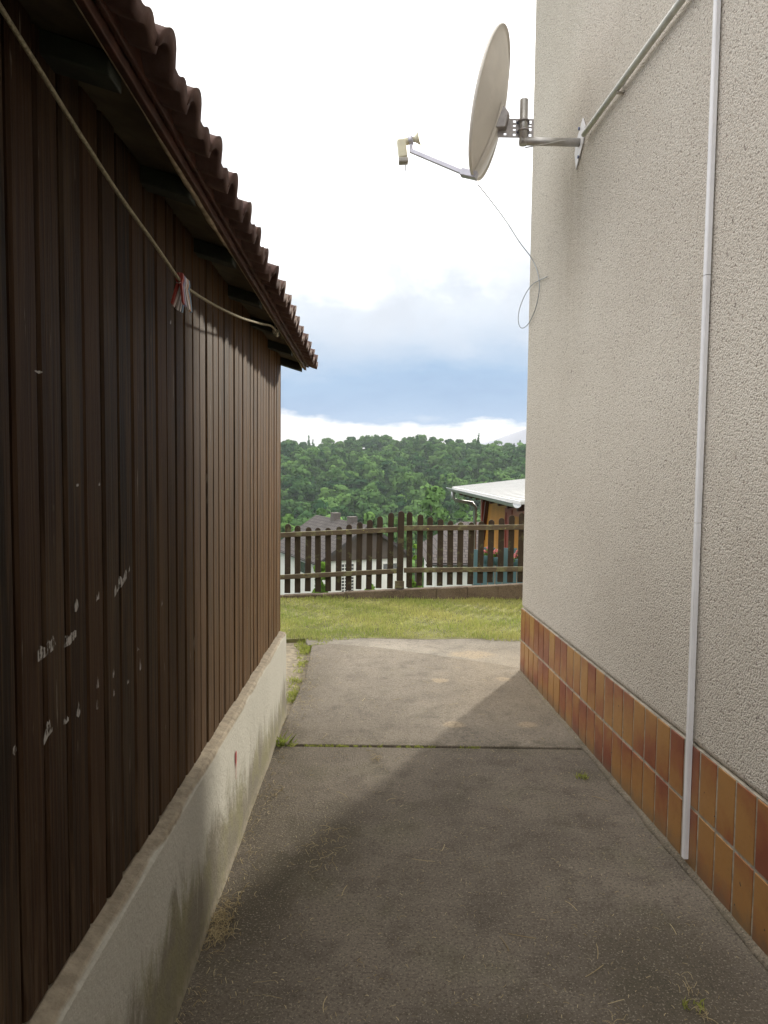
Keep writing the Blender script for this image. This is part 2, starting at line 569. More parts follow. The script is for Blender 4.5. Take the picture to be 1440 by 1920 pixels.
def m_mark():
    mt, T = new_mat('old_white_paint')
    v = world_pos(T)
    n = T.noise(T.mapping(v, scale=(1, 1, 0.35)), 130, 5, 0.65)
    c = T.mix(n, (0.25, 0.235, 0.215), (0.46, 0.44, 0.41))
    p = T.n('ShaderNodeBsdfPrincipled', ins={'Base Color': c, 'Roughness': 0.8})
    tp = T.n('ShaderNodeBsdfTransparent')
    mx = T.n('ShaderNodeMixShader', ins={0: T.math('MULTIPLY', T.step(n, 0.40, 0.54), 0.9), 1: tp.outputs[0], 2: p.outputs[0]})
    T.n('ShaderNodeOutputMaterial', ins={0: mx.outputs[0]})
    return mt


PATCHES = []
for (px_, py_, w, h) in ((825, 1277, 34, 9), (945, 1274, 28, 9), (852, 1360, 42, 14), (990, 1360, 38, 12), (885, 1226, 84, 14)):
    d = ray(px_, py_)
    t = -EYE / d.z
    PATCHES.append((d.x * t, d.y * t, w / F * d.y * t / 2, h / F * (d.y * t) ** 2 / EYE / 2))

M = dict(
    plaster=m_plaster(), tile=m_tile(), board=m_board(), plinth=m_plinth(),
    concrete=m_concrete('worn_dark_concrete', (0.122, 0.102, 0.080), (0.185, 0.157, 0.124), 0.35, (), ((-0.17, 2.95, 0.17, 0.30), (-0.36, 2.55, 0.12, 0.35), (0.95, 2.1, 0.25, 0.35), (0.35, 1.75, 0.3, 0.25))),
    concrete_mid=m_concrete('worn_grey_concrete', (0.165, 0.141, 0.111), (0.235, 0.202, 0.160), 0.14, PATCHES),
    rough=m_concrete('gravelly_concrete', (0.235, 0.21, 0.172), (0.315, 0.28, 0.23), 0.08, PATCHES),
    fillet=m_concrete('mortar_fillet', (0.15, 0.125, 0.092), (0.21, 0.175, 0.13), 0.3),
    grout=simple('cement_grout', (0.38, 0.34, 0.275), 0.9, var=0.3, scale=20),
    fence=m_fence(), rail=m_rail(),
    kerb=m_concrete('brown_kerb_concrete', (0.135, 0.095, 0.066), (0.19, 0.145, 0.10), 0.3),
    shed_tile=m_rooftile('old_clay_pantile', (0.115, 0.066, 0.058), (0.185, 0.120, 0.100)),
    fascia=simple('red_brown_fascia_paint', (0.080, 0.031, 0.019), 0.6, var=0.35, scale=14, bump=0.2),
    soffit=simple('dark_soffit_board', (0.085, 0.068, 0.040), 0.85, var=0.35, scale=10, bump=0.2),
    rafter=simple('green_black_rafter', (0.030, 0.034, 0.024), 0.85, var=0.4, scale=12, bump=0.2),
    foam=simple('filler_foam', (0.42, 0.35, 0.24), 0.9, var=0.3, scale=30, bump=0.4),
    shed_core=simple('shed_dark_inside', (0.012, 0.010, 0.008), 0.9),
    white_mark=m_mark(),
    red_mark=simple('red_paint_drip', (0.42, 0.04, 0.05), 0.6),
    trunking=simple('white_plastic_trunking', (0.76, 0.75, 0.76), 0.45, var=0.06),
    steel=simple('galvanised_steel', (0.50, 0.48, 0.45), 0.45, 0.7, 0.12, 30),
    zinc=simple('zinc_bracket', (0.40, 0.37, 0.36), 0.5, 0.6, 0.15, 40),
    bolt=simple('blue_grey_bolt', (0.12, 0.14, 0.22), 0.5, 0.5),
    dish=simple('beige_dish_paint', (0.80, 0.755, 0.69), 0.35, var=0.06, scale=5),
    lnb=simple('yellowed_lnb_plastic', (0.70, 0.66, 0.49), 0.5, var=0.08, scale=20),
    lnb_cap=simple('grey_lnb_cap', (0.42, 0.40, 0.36), 0.6),
    arm=simple('dish_arm_alloy', (0.55, 0.54, 0.60), 0.4, 0.5, 0.08),
    cable=simple('grey_coax_sheath', (0.30, 0.32, 0.34), 0.5),
    cable_pale=simple('pale_coax_sheath', (0.50, 0.48, 0.44), 0.5),
    pipe=simple('weathered_alloy_pipe', (0.66, 0.65, 0.60), 0.5, 0.25, 0.12, 20),
    rope=simple('beige_clothes_rope', (0.34, 0.30, 0.20), 0.9, var=0.3, scale=160, bump=0.6),
    peg_red=simple('red_peg_plastic', (0.36, 0.055, 0.040), 0.5),
    peg_white=simple('white_peg_plastic', (0.62, 0.54, 0.50), 0.5),
    peg_lilac=simple('lilac_peg_plastic', (0.30, 0.25, 0.36), 0.5),
    peg_tan=simple('orange_peg_plastic', (0.50, 0.28, 0.16), 0.5),
    peg_blue=simple('blue_peg_plastic', (0.10, 0.20, 0.30), 0.5),
    straw=m_leaf('dry_straw', (0.22, 0.165, 0.085), (0.48, 0.40, 0.24), True, 0.15),
    grass=m_leaf('lawn_grass', (0.215, 0.315, 0.065), (0.56, 0.53, 0.20), True, 0.45),
    weed=m_leaf('fresh_weed_grass', (0.11, 0.19, 0.03), (0.36, 0.38, 0.10), True, 0.45),
    forest=m_leaf('hillside_leaves', (0.028, 0.072, 0.030), (0.150, 0.265, 0.074), True, 0.15),
    shrub=m_leaf('garden_leaves', (0.05, 0.12, 0.02), (0.20, 0.34, 0.06), True, 0.4),
    bark=simple('grey_bark', (0.09, 0.075, 0.06), 0.9, var=0.3, scale=4),
    turf=simple('turf_soil', (0.17, 0.165, 0.062), 0.95, var=0.4, scale=6, bump=0.3),
    dirt=simple('dry_dirt', (0.20, 0.165, 0.11), 0.95, var=0.35, scale=25, bump=0.5),
    patch=simple('tan_mortar_patch', (0.33, 0.265, 0.18), 0.9, var=0.2, scale=30, bump=0.3),
    field=simple('valley_ground', (0.028, 0.055, 0.018), 0.95, var=0.4, scale=0.05, spec=0.0),
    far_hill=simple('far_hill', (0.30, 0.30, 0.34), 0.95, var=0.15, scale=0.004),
    hw_white=simple('white_house_render', (0.72, 0.71, 0.66), 0.85, var=0.04, scale=1),
    hw_brown=simple('brown_gable_boards', (0.078, 0.058, 0.045), 0.7, var=0.12, scale=3),
    verge=simple('dark_verge', (0.055, 0.048, 0.045), 0.7),
    chimney=simple('grey_chimney', (0.12, 0.102, 0.09), 0.85),
    glass=simple('dark_window_glass', (0.05, 0.055, 0.06), 0.12, spec=0.8),
    win_frame=simple('grey_window_frame', (0.42, 0.42, 0.42), 0.5),
    roof_a=m_far_roof('grey_brown_roof_courses', (0.078, 0.067, 0.061), (0.105, 0.090, 0.082), 0.45, 0.36),
    roof_b=m_far_roof('pale_brown_roof_courses', (0.105, 0.088, 0.080), (0.135, 0.114, 0.103), 0.40, 0.30),
    metal_roof=simple('pale_metal_roofing', (0.55, 0.55, 0.54), 0.42, var=0.05, scale=1.5),
    gutter=simple('zinc_gutter', (0.40, 0.41, 0.41), 0.4, 0.6, 0.15, 10),
    orange=m_wood_stripes('orange_cladding', (0.46, 0.185, 0.020), (0.58, 0.255, 0.030), 8),
    red_wood=m_wood_stripes('red_painted_timber', (0.23, 0.035, 0.020), (0.30, 0.055, 0.03), 5),
    dark_red=m_wood_stripes('dark_red_timber', (0.075, 0.020, 0.014), (0.10, 0.026, 0.018), 5),
    pink_wood=m_wood_stripes('salmon_painted_board', (0.42, 0.14, 0.085), (0.45, 0.16, 0.10), 5),
    teal=m_wood_stripes('teal_painted_board', (0.085, 0.165, 0.185), (0.12, 0.21, 0.23), 5),
    flower=simple('pink_blossom', (0.62, 0.20, 0.19), 0.7, var=0.3, scale=30),
)

# ------------------------------------------------------------------ terrain
PY = [-6000, -60, 8.40, 8.60, 9.2, 14, 45, 75, 120, 165, 200, 300, 430, 520, 900, 6000]
PZ = [-3, -1, -0.07, -0.07, -0.7, -2.1, -9.4, -14.5, -22, -25, -23, -9.5, 9.0, 8.5, -40, -60]


def terr(x, y):
    z = np.interp(y, PY, PZ)
    w = np.clip((y - 60) / 150, 0, 1) * (y < 1200)
    return z + w * (1.6 * np.sin(x * 0.021 + 1.2) + 1.2 * np.sin(x * 0.05 + y * 0.03))


xs = np.concatenate([[-2100, -1500, -1000, -700], np.linspace(-450, -40, 24), np.linspace(-36, 36, 41), np.linspace(40, 450, 24), [700, 1000, 1500, 2100]])
ys = np.concatenate([[-2100, -1000, -400, -60, -20, -5, 0, 4, 8, 8.40, 8.60, 8.9, 9.2, 10, 11.5, 14], np.linspace(18, 120, 26), np.linspace(126, 520, 60), [600, 750, 900, 1500, 2100]])
gx, gy = np.meshgrid(xs, ys)
gz = terr(gx, gy)
nx, ny = len(xs), len(ys)
gv = np.stack([gx.ravel(), gy.ravel(), gz.ravel()], 1)
gf = [(j * nx + i, j * nx + i + 1, (j + 1) * nx + i + 1, (j + 1) * nx + i) for j in range(ny - 1) for i in range(nx - 1)]
me = bpy.data.meshes.new('ground')
me.from_pydata(gv.tolist(), [], gf)
me.polygons.foreach_set('use_smooth', [True] * len(gf))
structure(link('ground', me, M['field']))

# far pale mountain on the skyline
mb = MB()
prof = [(-2600, -60), (-1500, 40), (-700, 60), (-100, 55), (350, 70), (560, 120), (700, 172), (900, 205), (1300, 190), (2200, 60), (3000, -60)]
vs_, fs_ = [], []
for i, (x, z) in enumerate(prof):
    vs_ += [(x * 0.5, 1650, z * 0.5), (x * 0.5, 1450, -55), (x * 0.5, 1950, -60)]
for i in range(len(prof) - 1):
    a, b = i * 3, i * 3 + 3
    fs_ += [(a, b, b + 1, a + 1), (b, a, a + 2, b + 2)]
mb.add(vs_, fs_, True)
structure(obj('hills', mb, M['far_hill']))

# near sheets: dirt, lawn, concrete slabs with real joints
dirt = structure(obj('dirt_strip', MB().box((-3.5, -6, -0.20), (4.5, 6.6, -0.035)), M['dirt']))
lawn = structure(obj('lawn', MB().prism([(-7, 6.40), (-0.75, 6.38), (-0.2, 6.48), (0.5, 6.42), (1.2, 6.50), (2.4, 6.43), (7, 6.45), (7, 8.48), (-7, 8.48)], 2, -0.16, -0.004), M['turf']))

path = structure(empty('concrete_path'))


def slab(poly, top, mt, sub=0.10):
    """a slab with a gently uneven top and soft edges"""
    mb = MB().prism(poly, 2, -0.14, top)
    o = obj('slab', mb, mt, path, bevel=0.008)
    return o


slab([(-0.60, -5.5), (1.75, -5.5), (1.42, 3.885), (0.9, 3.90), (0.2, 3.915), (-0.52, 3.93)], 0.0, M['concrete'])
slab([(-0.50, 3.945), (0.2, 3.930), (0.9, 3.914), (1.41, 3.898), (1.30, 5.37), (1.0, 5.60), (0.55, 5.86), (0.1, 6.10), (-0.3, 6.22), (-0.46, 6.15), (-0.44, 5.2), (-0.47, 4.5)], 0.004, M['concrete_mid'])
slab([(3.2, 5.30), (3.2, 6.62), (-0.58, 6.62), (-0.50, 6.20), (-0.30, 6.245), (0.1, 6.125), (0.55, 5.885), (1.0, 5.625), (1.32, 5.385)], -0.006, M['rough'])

# ------------------------------------------------------------------ house on the right
KW = 0.034
house = empty('plastered_house', (1.147, 5.42, 0), math.atan(KW))
tag(house, 'tall house wall of pale roughcast plaster above a band of brown tiles', 'house')
mb = MB()
mb.prism([(0.0, 0.495), (0.012, 0.478), (6, 0.478), (6, 7.4), (0.0, 7.4)], 1, -11, -0.005)
obj('wall', mb, M['plaster'], house, bevel=0.012)
obj('grout_bed', MB().box((-0.0025, -11, -0.3), (6, -0.014, 0.4775)), M['grout'], house)
# flamed clinker tiles, two courses; thin chamfered slabs that share one mesh
tw, th = 0.1155, 0.231
def tile_mesh():
    mb = MB()
    c = 0.003
    vs_ = [(0.004, 0, 0), (0.004, tw, 0), (0.004, tw, th), (0.004, 0, th), (-0.006, c, c), (-0.006, tw - c, c), (-0.006, tw - c, th - c), (-0.006, c, th - c)]
    mb.add(vs_, [(0, 1, 5, 4), (1, 2, 6, 5), (2, 3, 7, 6), (3, 0, 4, 7), (4, 5, 6, 7), (0, 3, 2, 1)])
    return mb.mesh('tile')
tme = tile_mesh()
for r_ in range(2):
    for k in range(60):
        link('tile', tme, M['tile'], house, (random.uniform(-0.001, 0.0008), -0.012 - tw - k * 0.1256, 0.003 + r_ * 0.2415), (random.uniform(-0.004, 0.004), 0, random.uniform(-0.006, 0.006)))
# end faces of the corner tiles
for r_ in range(2):
    obj('corner_tile', MB().box((-0.001, -0.0115, 0.003 + r_ * 0.2415), (0.115, -0.002, 0.234 + r_ * 0.2415)), M['tile'], house)
# mortar fillet along the foot of the wall
mb = MB()
N = 90
vs_, fs_ = [], []
for i in range(N + 1):
    y = -0.02 - i * 0.085
    w = 0.034 + 0.004 * math.sin(i * 0.9) + random.uniform(-0.005, 0.005)
    h = 0.017 + random.uniform(-0.003, 0.003)
    vs_ += [(-0.0015, y, h), (-w * 0.45, y, h * 0.55), (-w, y, 0.001), (-0.0015, y, -0.02)]
for i in range(N):
    a, b = i * 4, i * 4 + 4
    fs_ += [(a, a + 1, b + 1, b), (a + 1, a + 2, b + 2, b + 1), (a + 2, a + 3, b + 3, b + 2)]
mb.add(vs_, fs_, True)
obj('mortar_fillet', mb, M['fillet'], house)

# white plastic trunking down the wall
tr = empty('cable_trunking', (0, 0, 0))
tr.matrix_world = house.matrix_basis.copy() @ Matrix.Translation((0, -2.70, 0))
tag(tr, 'narrow white plastic trunking running straight down the plaster wall', 'cable trunking')
def trunk(z0, z1):
    mb = MB()
    mb.prism([(0.0, -0.013), (-0.0145, -0.013), (-0.017, -0.009), (-0.017, 0.009), (-0.0145, 0.013), (0.0, 0.013)], 2, z0, z1)
    return mb
obj('duct', trunk(0.035, 1.318), M['trunking'], tr, loc=(-0.007, 0, 0))
obj('duct', trunk(1.3205, 2.22), M['trunking'], tr, loc=(-0.007, 0, 0))
obj('duct', trunk(2.2225, 5.2), M['trunking'], tr, loc=(-0.007, 0, 0))

# ------------------------------------------------------------------ shed on the left
KS = 0.0132
shed = empty('timber_shed', (-0.484, 4.372, 0), -math.atan(KS))
tag(shed, 'long dark brown board shed on a pale stained plinth with clay tile roof', 'shed')
PL = lambda v: 0.520 - 0.016 * v          # plinth top height
EV = lambda v: -0.033 * v                 # extra height of the eave nearer the camera
V0, V1 = 0.03, -8.0
# plinth: uneven rendered wall with a sloping mortar ledge
sec = [(-0.30, -0.15), (0.004, -0.15), (0.004, 0.0), (0.002, 0.12), (0.0, 0.25), (0.0, 0.38), (0.0, 0.498), (-0.003, 0.508), (-0.010, 0.515), (-0.040, 0.522), (-0.30, 0.526)]
vs_, fs_ = [], []
NV = 420
for i in range(NV + 1):
    v = V0 + (V1 - V0) * (i / NV)
    jit = 0.0012 * math.sin(v * 7.1) + 0.0008 * math.sin(v * 17.3 + 1)
    for k, (u, z) in enumerate(sec):
        zz = z + (0.0 if z <= 0.0 else (-0.016 * v) * (z / 0.526))
        edge = random.uniform(-0.0012, 0.0006) if k in (7, 8) else 0
        vs_.append((u + (jit * (0.5 + (k % 3) * 0.3) if u > -0.03 else 0) + edge, v, zz + (random.uniform(-0.001, 0.001) if k in (7, 8) else 0)))
L = len(sec)
for i in range(NV):
    for k in range(L - 1):
        a = i * L + k
        fs_.append((a, a + 1, a + L + 1, a + L))
fs_ += [tuple(range(L)), tuple(NV * L + k for k in range(L))]
mb = MB().add(vs_, fs_, False)
pl = obj('plinth', mb, M['plinth'], shed)
pl.data.polygons.foreach_set('use_smooth', [False] * len(pl.data.polygons))
mb = MB().add([(0.0036, -1.56, 0.415), (0.0036, -1.545, 0.40), (0.0036, -1.548, 0.37), (0.0036, -1.556, 0.34), (0.0036, -1.558, 0.30), (0.0036, -1.562, 0.30), (0.0036, -1.562, 0.345), (0.0036, -1.57, 0.375), (0.0036, -1.572, 0.402)], [tuple(range(9))])
obj('paint_drip', mb, M['red_mark'], shed)

# dark body behind the boards
obj('wall_core', MB().prism([(-3.2, 0.30), (-0.068, 0.30), (-0.068, 2.33), (-3.2, 3.2)], 1, V1 + 0.02, V0 - 0.012), M['shed_core'], shed)
# vertical boards with chamfered edges
BW, BP = 0.0862, 0.0945
mb = MB()
c = 0.006
sec = [(-0.024, 0), (-0.005, 0), (0.0, c), (0.0, BW - c), (-0.005, BW), (-0.024, BW)]
mb.prism(sec, 2, 0, 1)
bme = mb.mesh('board')
nb = int((V0 - V1) / BP)
for k in range(nb):
    v = V0 - BW - k * BP
    z0 = PL(v) + 0.006 + random.uniform(-0.003, 0.006)
    z1 = 2.145 + EV(v)
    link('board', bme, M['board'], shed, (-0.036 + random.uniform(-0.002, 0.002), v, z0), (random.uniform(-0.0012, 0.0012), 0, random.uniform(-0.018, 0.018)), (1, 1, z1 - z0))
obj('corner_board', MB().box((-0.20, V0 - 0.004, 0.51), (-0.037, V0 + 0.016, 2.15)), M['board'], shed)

# white paint scuffs on the boards (flat marks)
def scuff(y, z, w, h, seed, slant=0.0):
    """y: world forward distance; ragged flat mark, flat base, torn top"""
    rs = random.Random(seed)
    v = y - 4.372
    n = 7
    top = [(-w / 2 + w * i / n, h * rs.uniform(0.1, 1.0) * (0.35 + 0.65 * math.sin(math.pi * (i + 0.5) / (n + 1)))) for i in range(n + 1)]
    pts = [(-0.0325, v + a, z + b + slant * a) for a, b in top] + [(-0.0325, v + w / 2, z + slant * w / 2), (-0.0325, v, z + rs.uniform(-0.006, 0.004)), (-0.0325, v - w / 2, z - slant * w / 2)]
    obj('paint_mark', MB().add(pts, [tuple(range(len(pts)))]), M['white_mark'], shed)
def board_hit(px_, py_):
    d = ray(px_, py_)
    cc = -0.484 - 0.0325 - KS * 4.372
    t = cc / (d.x - KS * d.y)
    return d.y * t, EYE + d.z * t
for i, (px_, py_, w, h, sl_) in enumerate(((88, 1228, 0.070, 0.045, 0.10), (131, 1204, 0.060, 0.030, 0.14), (222, 1106, 0.050, 0.035, 0.5), (235, 1086, 0.060, 0.03, 0.5), (183, 1126, 0.016, 0.035, 0.2),
                                          (90, 1385, 0.034, 0.035, 0.4), (124, 1355, 0.022, 0.018, 0), (147, 1340, 0.018, 0.045, 0), (183, 1330, 0.012, 0.03, 0), (183, 1290, 0.012, 0.03, 0), (213, 1270, 0.010, 0.035, 0),
                                          (214, 1305, 0.010, 0.02, 0), (240, 1282, 0.012, 0.03, 0), (259, 1220, 0.012, 0.02, 0), (263, 1255, 0.012, 0.03, 0), (304, 1136, 0.010, 0.025, 0), (27, 1410, 0.012, 0.02, 0), (143, 1142, 0.02, 0.025, 0.3),
                                          (72, 697, 0.03, 0.004, 0.05), (320, 606, 0.012, 0.012, 0.3), (145, 912, 0.010, 0.008, 0.1), (186, 910, 0.010, 0.010, 0.1))):
    y, z = board_hit(px_, py_)
    scuff(y, z, w, h, i, sl_)
for y in (2.47, 2.60, 2.72):
    pass

# eave: rafters, soffit, filler, fascia
SL = 0.30                                   # roof fall per metre
zb = lambda u, v: 2.068 - (u - 0.09) * SL + EV(v)
def sloped(u0, u1, v0, v1, dz0, dz1):
    """slab following the roof slope between two offsets from the rafter underside"""
    vs_ = []
    for v in (v0, v1):
        vs_ += [(u0, v, zb(u0, v) + dz0), (u1, v, zb(u1, v) + dz0), (u1, v, zb(u1, v) + dz1), (u0, v, zb(u0, v) + dz1)]
    return MB().add(vs_, [(0, 1, 2, 3), (7, 6, 5, 4), (0, 4, 5, 1), (1, 5, 6, 2), (2, 6, 7, 3), (3, 7, 4, 0)])
for k, y in enumerate((4.445, 3.93, 3.42, 2.90, 2.38, 1.86, 1.34, 0.82, 0.3, -0.3, -1.0, -1.7, -2.4, -3.1)):
    v = y - 4.372
    obj('rafter', sloped(-0.6, 0.085 + random.uniform(-0.006, 0.004), v - 0.032, v + 0.032, 0.0, 0.0415), M['rafter'], shed, bevel=0.004)
obj('soffit', sloped(-1.2, 0.086, V1, 0.12, 0.043, 0.0575), M['soffit'], shed)
obj('fascia', sloped(0.0885, 0.106, V1, 0.125, 0.020, 0.082), M['fascia'], shed, bevel=0.003)
obj('fascia_strip', sloped(0.1075, 0.120, V1, 0.126, 0.040, 0.088), M['fascia'], shed, bevel=0.003)
# lumpy filler between soffit and fascia
pts, rad = [], []
for i in range(170):
    v = 0.05 - i * 0.036
    gate = max(0.0, math.sin(v * 4.7 + 0.8) * 0.6 + math.sin(v * 2.1) * 0.6)
    pts.append((0.0865, v, zb(0.0865, v) + 0.0225))
    rad.append(0.0015 + 0.0080 * gate * random.uniform(0.7, 1.2))
obj('filler', MB().tube(pts, rad, 6), M['foam'], shed)

# pantiles
TP = 0.190
def pantile():
    mb = MB()
    n = 20
    def prof(s):
        # rolled rib at one side, shallow double pan
        rib = 0.036 * max(0, math.cos((s - 0.20) / 0.22 * math.pi / 2)) ** 0.6 if abs(s - 0.20) < 0.22 else 0
        mid = 0.012 * max(0, math.cos((s - 0.72) / 0.14 * math.pi / 2)) if abs(s - 0.72) < 0.14 else 0
        return max(rib, mid)
    rows = [(-0.002, -0.016, 0), (0.004, 0.0, 0.004), (0.02, 0.0, 0.004), (0.17, 0.003, 0.003), (0.34, 0.006, 0.0)]   # along slope upwards: (distance, lift)
    vs_, fs_ = [], []
    W_ = n + 1
    for side in (0, 1):
        for (d, lift, j) in rows:
            for i in range(W_):
                s = i / n
                p = prof(s)
                t = 0.013
                if side == 0:
                    z = p + t + (0.002 if d < 0.0 else 0)
                else:
                    z = p - (0.012 if d < 0.03 else 0.0)
                vs_.append((-d, s * (TP + 0.014), z + lift * (0 if side == 0 else 0)))
    nr = len(rows)
    for side in (0, 1):
        o = side * nr * W_
        for r_ in range(nr - 1):
            for i in range(n):
                a = o + r_ * W_ + i
                q = (a, a + 1, a + W_ + 1, a + W_)
                fs_.append(q if side == 0 else q[::-1])
    o = nr * W_
    for i in range(n):
        fs_.append((i, o + i, o + i + 1, i + 1))
    for r_ in range(nr - 1):
        a = r_ * W_
        fs_.append((a, a + W_, o + a + W_, o + a))
        a = r_ * W_ + n
        fs_.append((a, o + a, o + a + W_, a + W_))
    mb.add(vs_, fs_, True)
    return mb.mesh('roof_tile')
pme = pantile()
ang = math.atan(SL)
for r_ in range(4):
    for k in range(41):
        v = 0.135 - (k + 1) * TP + 0.0
        u = 0.168 - r_ * 0.30
        link('roof_tile', pme, M['shed_tile'], shed, (u + random.uniform(-0.006, 0.006), v, zb(u, v) + 0.060 + r_ * 0.012 + random.uniform(-0.003, 0.003)),
             (random.uniform(-0.012, 0.012) - 0.033, ang + random.uniform(-0.012, 0.012), random.uniform(-0.012, 0.012)))
obj('roof_deck', sloped(-3.3, -1.0, V1, 0.13, 0.08, 0.13), M['shed_tile'], shed)

# ------------------------------------------------------------------ clothes line with pegs
def shed_pt(u, v, z):
    return shed.matrix_basis @ Vector((u, v, z))
rope_px = [(-60, -90, 1.02), (0, 12, 1.12), (60, 108, 1.22), (140, 236, 1.37), (220, 360, 1.53), (290, 458, 1.72), (333, 520, 1.88), (352, 541, 1.96), (400, 571, 2.25), (450, 595, 2.60), (490, 607, 2.98), (508, 611, 3.22), (517, 622, 3.30)]
rp = [at(*p) for p in rope_px]
def smooth(pts, n=6):
    out = []
    for i in range(len(pts) - 1):
        p0, p1, p2, p3 = pts[max(i - 1, 0)], pts[i], pts[i + 1], pts[min(i + 2, len(pts) - 1)]
        for k in range(n):
            t = k / n
            out.append(0.5 * ((2 * p1) + (p2 - p0) * t + (2 * p0 - 5 * p1 + 4 * p2 - p3) * t * t + (3 * p1 - p0 - 3 * p2 + p3) * t ** 3))
    out.append(pts[-1])
    return out
rp = smooth(rp, 8)
rope = empty('clothes_line', rp[-1])
def rel(pts, o):
    return [Vector(p) - o.location for p in pts]
obj('rope', MB().tube(rel(rp, rope), 0.0042, 7), M['rope'], rope)
end = rp[-1]
knot = [end + Vector((0.012 * math.cos(a * 1.3) * (1 - a / 14), 0.010 * math.sin(a * 1.7), 0.014 * math.sin(a * 1.1) - 0.004)) for a in range(12)]
obj('knot', MB().tube(rel(smooth(knot, 4), rope), 0.0045, 6), M['rope'], rope)
obj('hook', MB().tube(rel([end + Vector((0, 0.0, 0.0)), end + Vector((-0.004, 0.02, 0.012)), end + Vector((-0.008, 0.035, 0.035)), end + Vector((-0.012, 0.04, 0.07))], rope), 0.003, 6), M['steel'], rope)
tag(rope, 'thin beige rope sagging along the shed eave to a hook', 'clothes line')

def peg(p, d, m1, m2, label, tilt):
    """spring peg gripping the rope at p; d: rope direction"""
    d = Vector(d).normalized()
    side = d.cross(Vector((0, 0, 1))).normalized()
    upv = side.cross(d).normalized()
    g = empty('clothes_peg', p)
    tag(g, label, 'clothes peg', 'pegs bunched on the clothes line')
    w = 0.0095
    for s, mt in ((1, m1), (-1, m2)):
        mb = MB()
        # one arm: head above the rope, long leg splayed below, with a waist at the spring
        prof = [(0.001, 0.020), (0.008, 0.017), (0.0095, 0.004), (0.007, -0.008), (0.011, -0.030), (0.0155 + tilt, -0.062), (0.0115 + tilt, -0.064), (0.006, -0.032), (0.0015, -0.010), (0.0045, 0.0), (0.001, 0.006)]
        a = [d * (-w / 2) + side * (s * q) + upv * z for q, z in prof]
        b = [d * (w / 2) + side * (s * q) + upv * z for q, z in prof]
        n = len(prof)
        mb.add(a + b, [tuple(range(n)), tuple(range(2 * n - 1, n - 1, -1))] + [(i, n + i, n + (i + 1) % n, (i + 1) % n) for i in range(n)])
        obj('arm', mb, mt, g)
    mb = MB().tube([d * (-w / 2 - 0.002) + upv * -0.009 + side * 0.006, d * (-w / 2 - 0.002) + upv * -0.011, d * (-w / 2 - 0.002) + upv * -0.009 + side * -0.006], 0.0012, 5)
    mb.tube([d * (w / 2 + 0.001) + upv * -0.009 + side * 0.006, d * (w / 2 + 0.001) + upv * -0.011, d * (w / 2 + 0.001) + upv * -0.009 + side * -0.006], 0.0012, 5)
    obj('spring', mb, M['steel'], g)
i0 = min(range(len(rp)), key=lambda i: (rp[i] - at(336, 524, 1.89)).length)
base, dirv = rp[i0], (rp[i0 + 6] - rp[i0]).normalized()
for k, (a, b, lab) in enumerate((('peg_red', 'peg_red', 'red plastic clothes peg, nearest of the bunch on the line'), ('peg_lilac', 'peg_white', 'lilac clothes peg clipped right behind the red one'),
                                ('peg_white', 'peg_white', 'white clothes peg in the middle of the bunch on the line'), ('peg_tan', 'peg_white', 'orange clothes peg clipped just before the blue one'),
                                ('peg_blue', 'peg_blue', 'blue clothes peg, farthest of the bunch on the line'))):
    t = 0.004 + k * 0.0125
    # follow the rope
    acc, i = 0.0, i0
    while i < len(rp) - 2 and acc + (rp[i + 1] - rp[i]).length < t:
        acc += (rp[i + 1] - rp[i]).length
        i += 1
    p = rp[i] + (rp[i + 1] - rp[i]).normalized() * (t - acc)
    peg(p, rp[i + 1] - rp[i], M[a], M[b], lab, random.uniform(-0.002, 0.003))

# ------------------------------------------------------------------ satellite dish on its wall arm
def wall_pt(v, z, off=0.0):
    return house.matrix_basis @ Vector((off, v, z))
HM = house.matrix_basis
def wall_hit(px_, py_, off=0.0):
    d = ray(px_, py_)
    n = HM.to_3x3() @ Vector((1, 0, 0))
    p0 = HM @ Vector((off, 0, 0))
    t = (p0 - Vector((0, 0, EYE))).dot(n) / d.dot(n)
    return Vector((0, 0, EYE)) + d * t
plate_c = wall_hit(1089, 268)
dish = empty('satellite_dish', plate_c)
tag(dish, 'beige satellite dish on a galvanised arm fixed high to the plaster wall', 'satellite dish')
O = plate_c
nW = HM.to_3x3() @ Vector((-1, 0, 0))       # out of the wall
yW = HM.to_3x3() @ Vector((0, 1, 0))
zW = Vector((0, 0, 1))
# diamond wall plate with two screws
diam = [(-0.05, 0.115), (0.06, 0.03), (0.085, -0.03), (0.05, -0.125), (-0.06, -0.03), (-0.095, 0.05)]
a = [nW * 0.004 + yW * p + zW * q for p, q in diam]
b = [nW * 0.009 + yW * p + zW * q for p, q in diam]
n = 6
mb = MB().add(a + b, [tuple(range(n)), tuple(range(2 * n - 1, n - 1, -1))] + [(i, n + i, n + (i + 1) % n, (i + 1) % n) for i in range(n)])
wp = obj('wall_plate', mb, M['trunking'], dish)
for s in (-1, 1):
    c = nW * 0.009 + zW * (s * 0.078)
    obj('screw', MB().tube([c, c + nW * 0.008], 0.009, 8), M['bolt'], wp)
YM = O.y - 0.005
mast_b = at(981, 272, YM) - O
mast_t = at(982, 187, YM) - O
mast_b.y = mast_t.y = (mast_b.y + mast_t.y) / 2
mast_t.x = mast_b.x
obj('arm', MB().tube([nW * 0.006 + zW * 0.002, Vector((mast_b.x - 0.02, mast_b.y, mast_b.z + 0.022))], 0.023, 14), M['steel'], dish)
obj('mast', MB().tube([mast_b, mast_t], 0.0225, 14), M['steel'], dish)
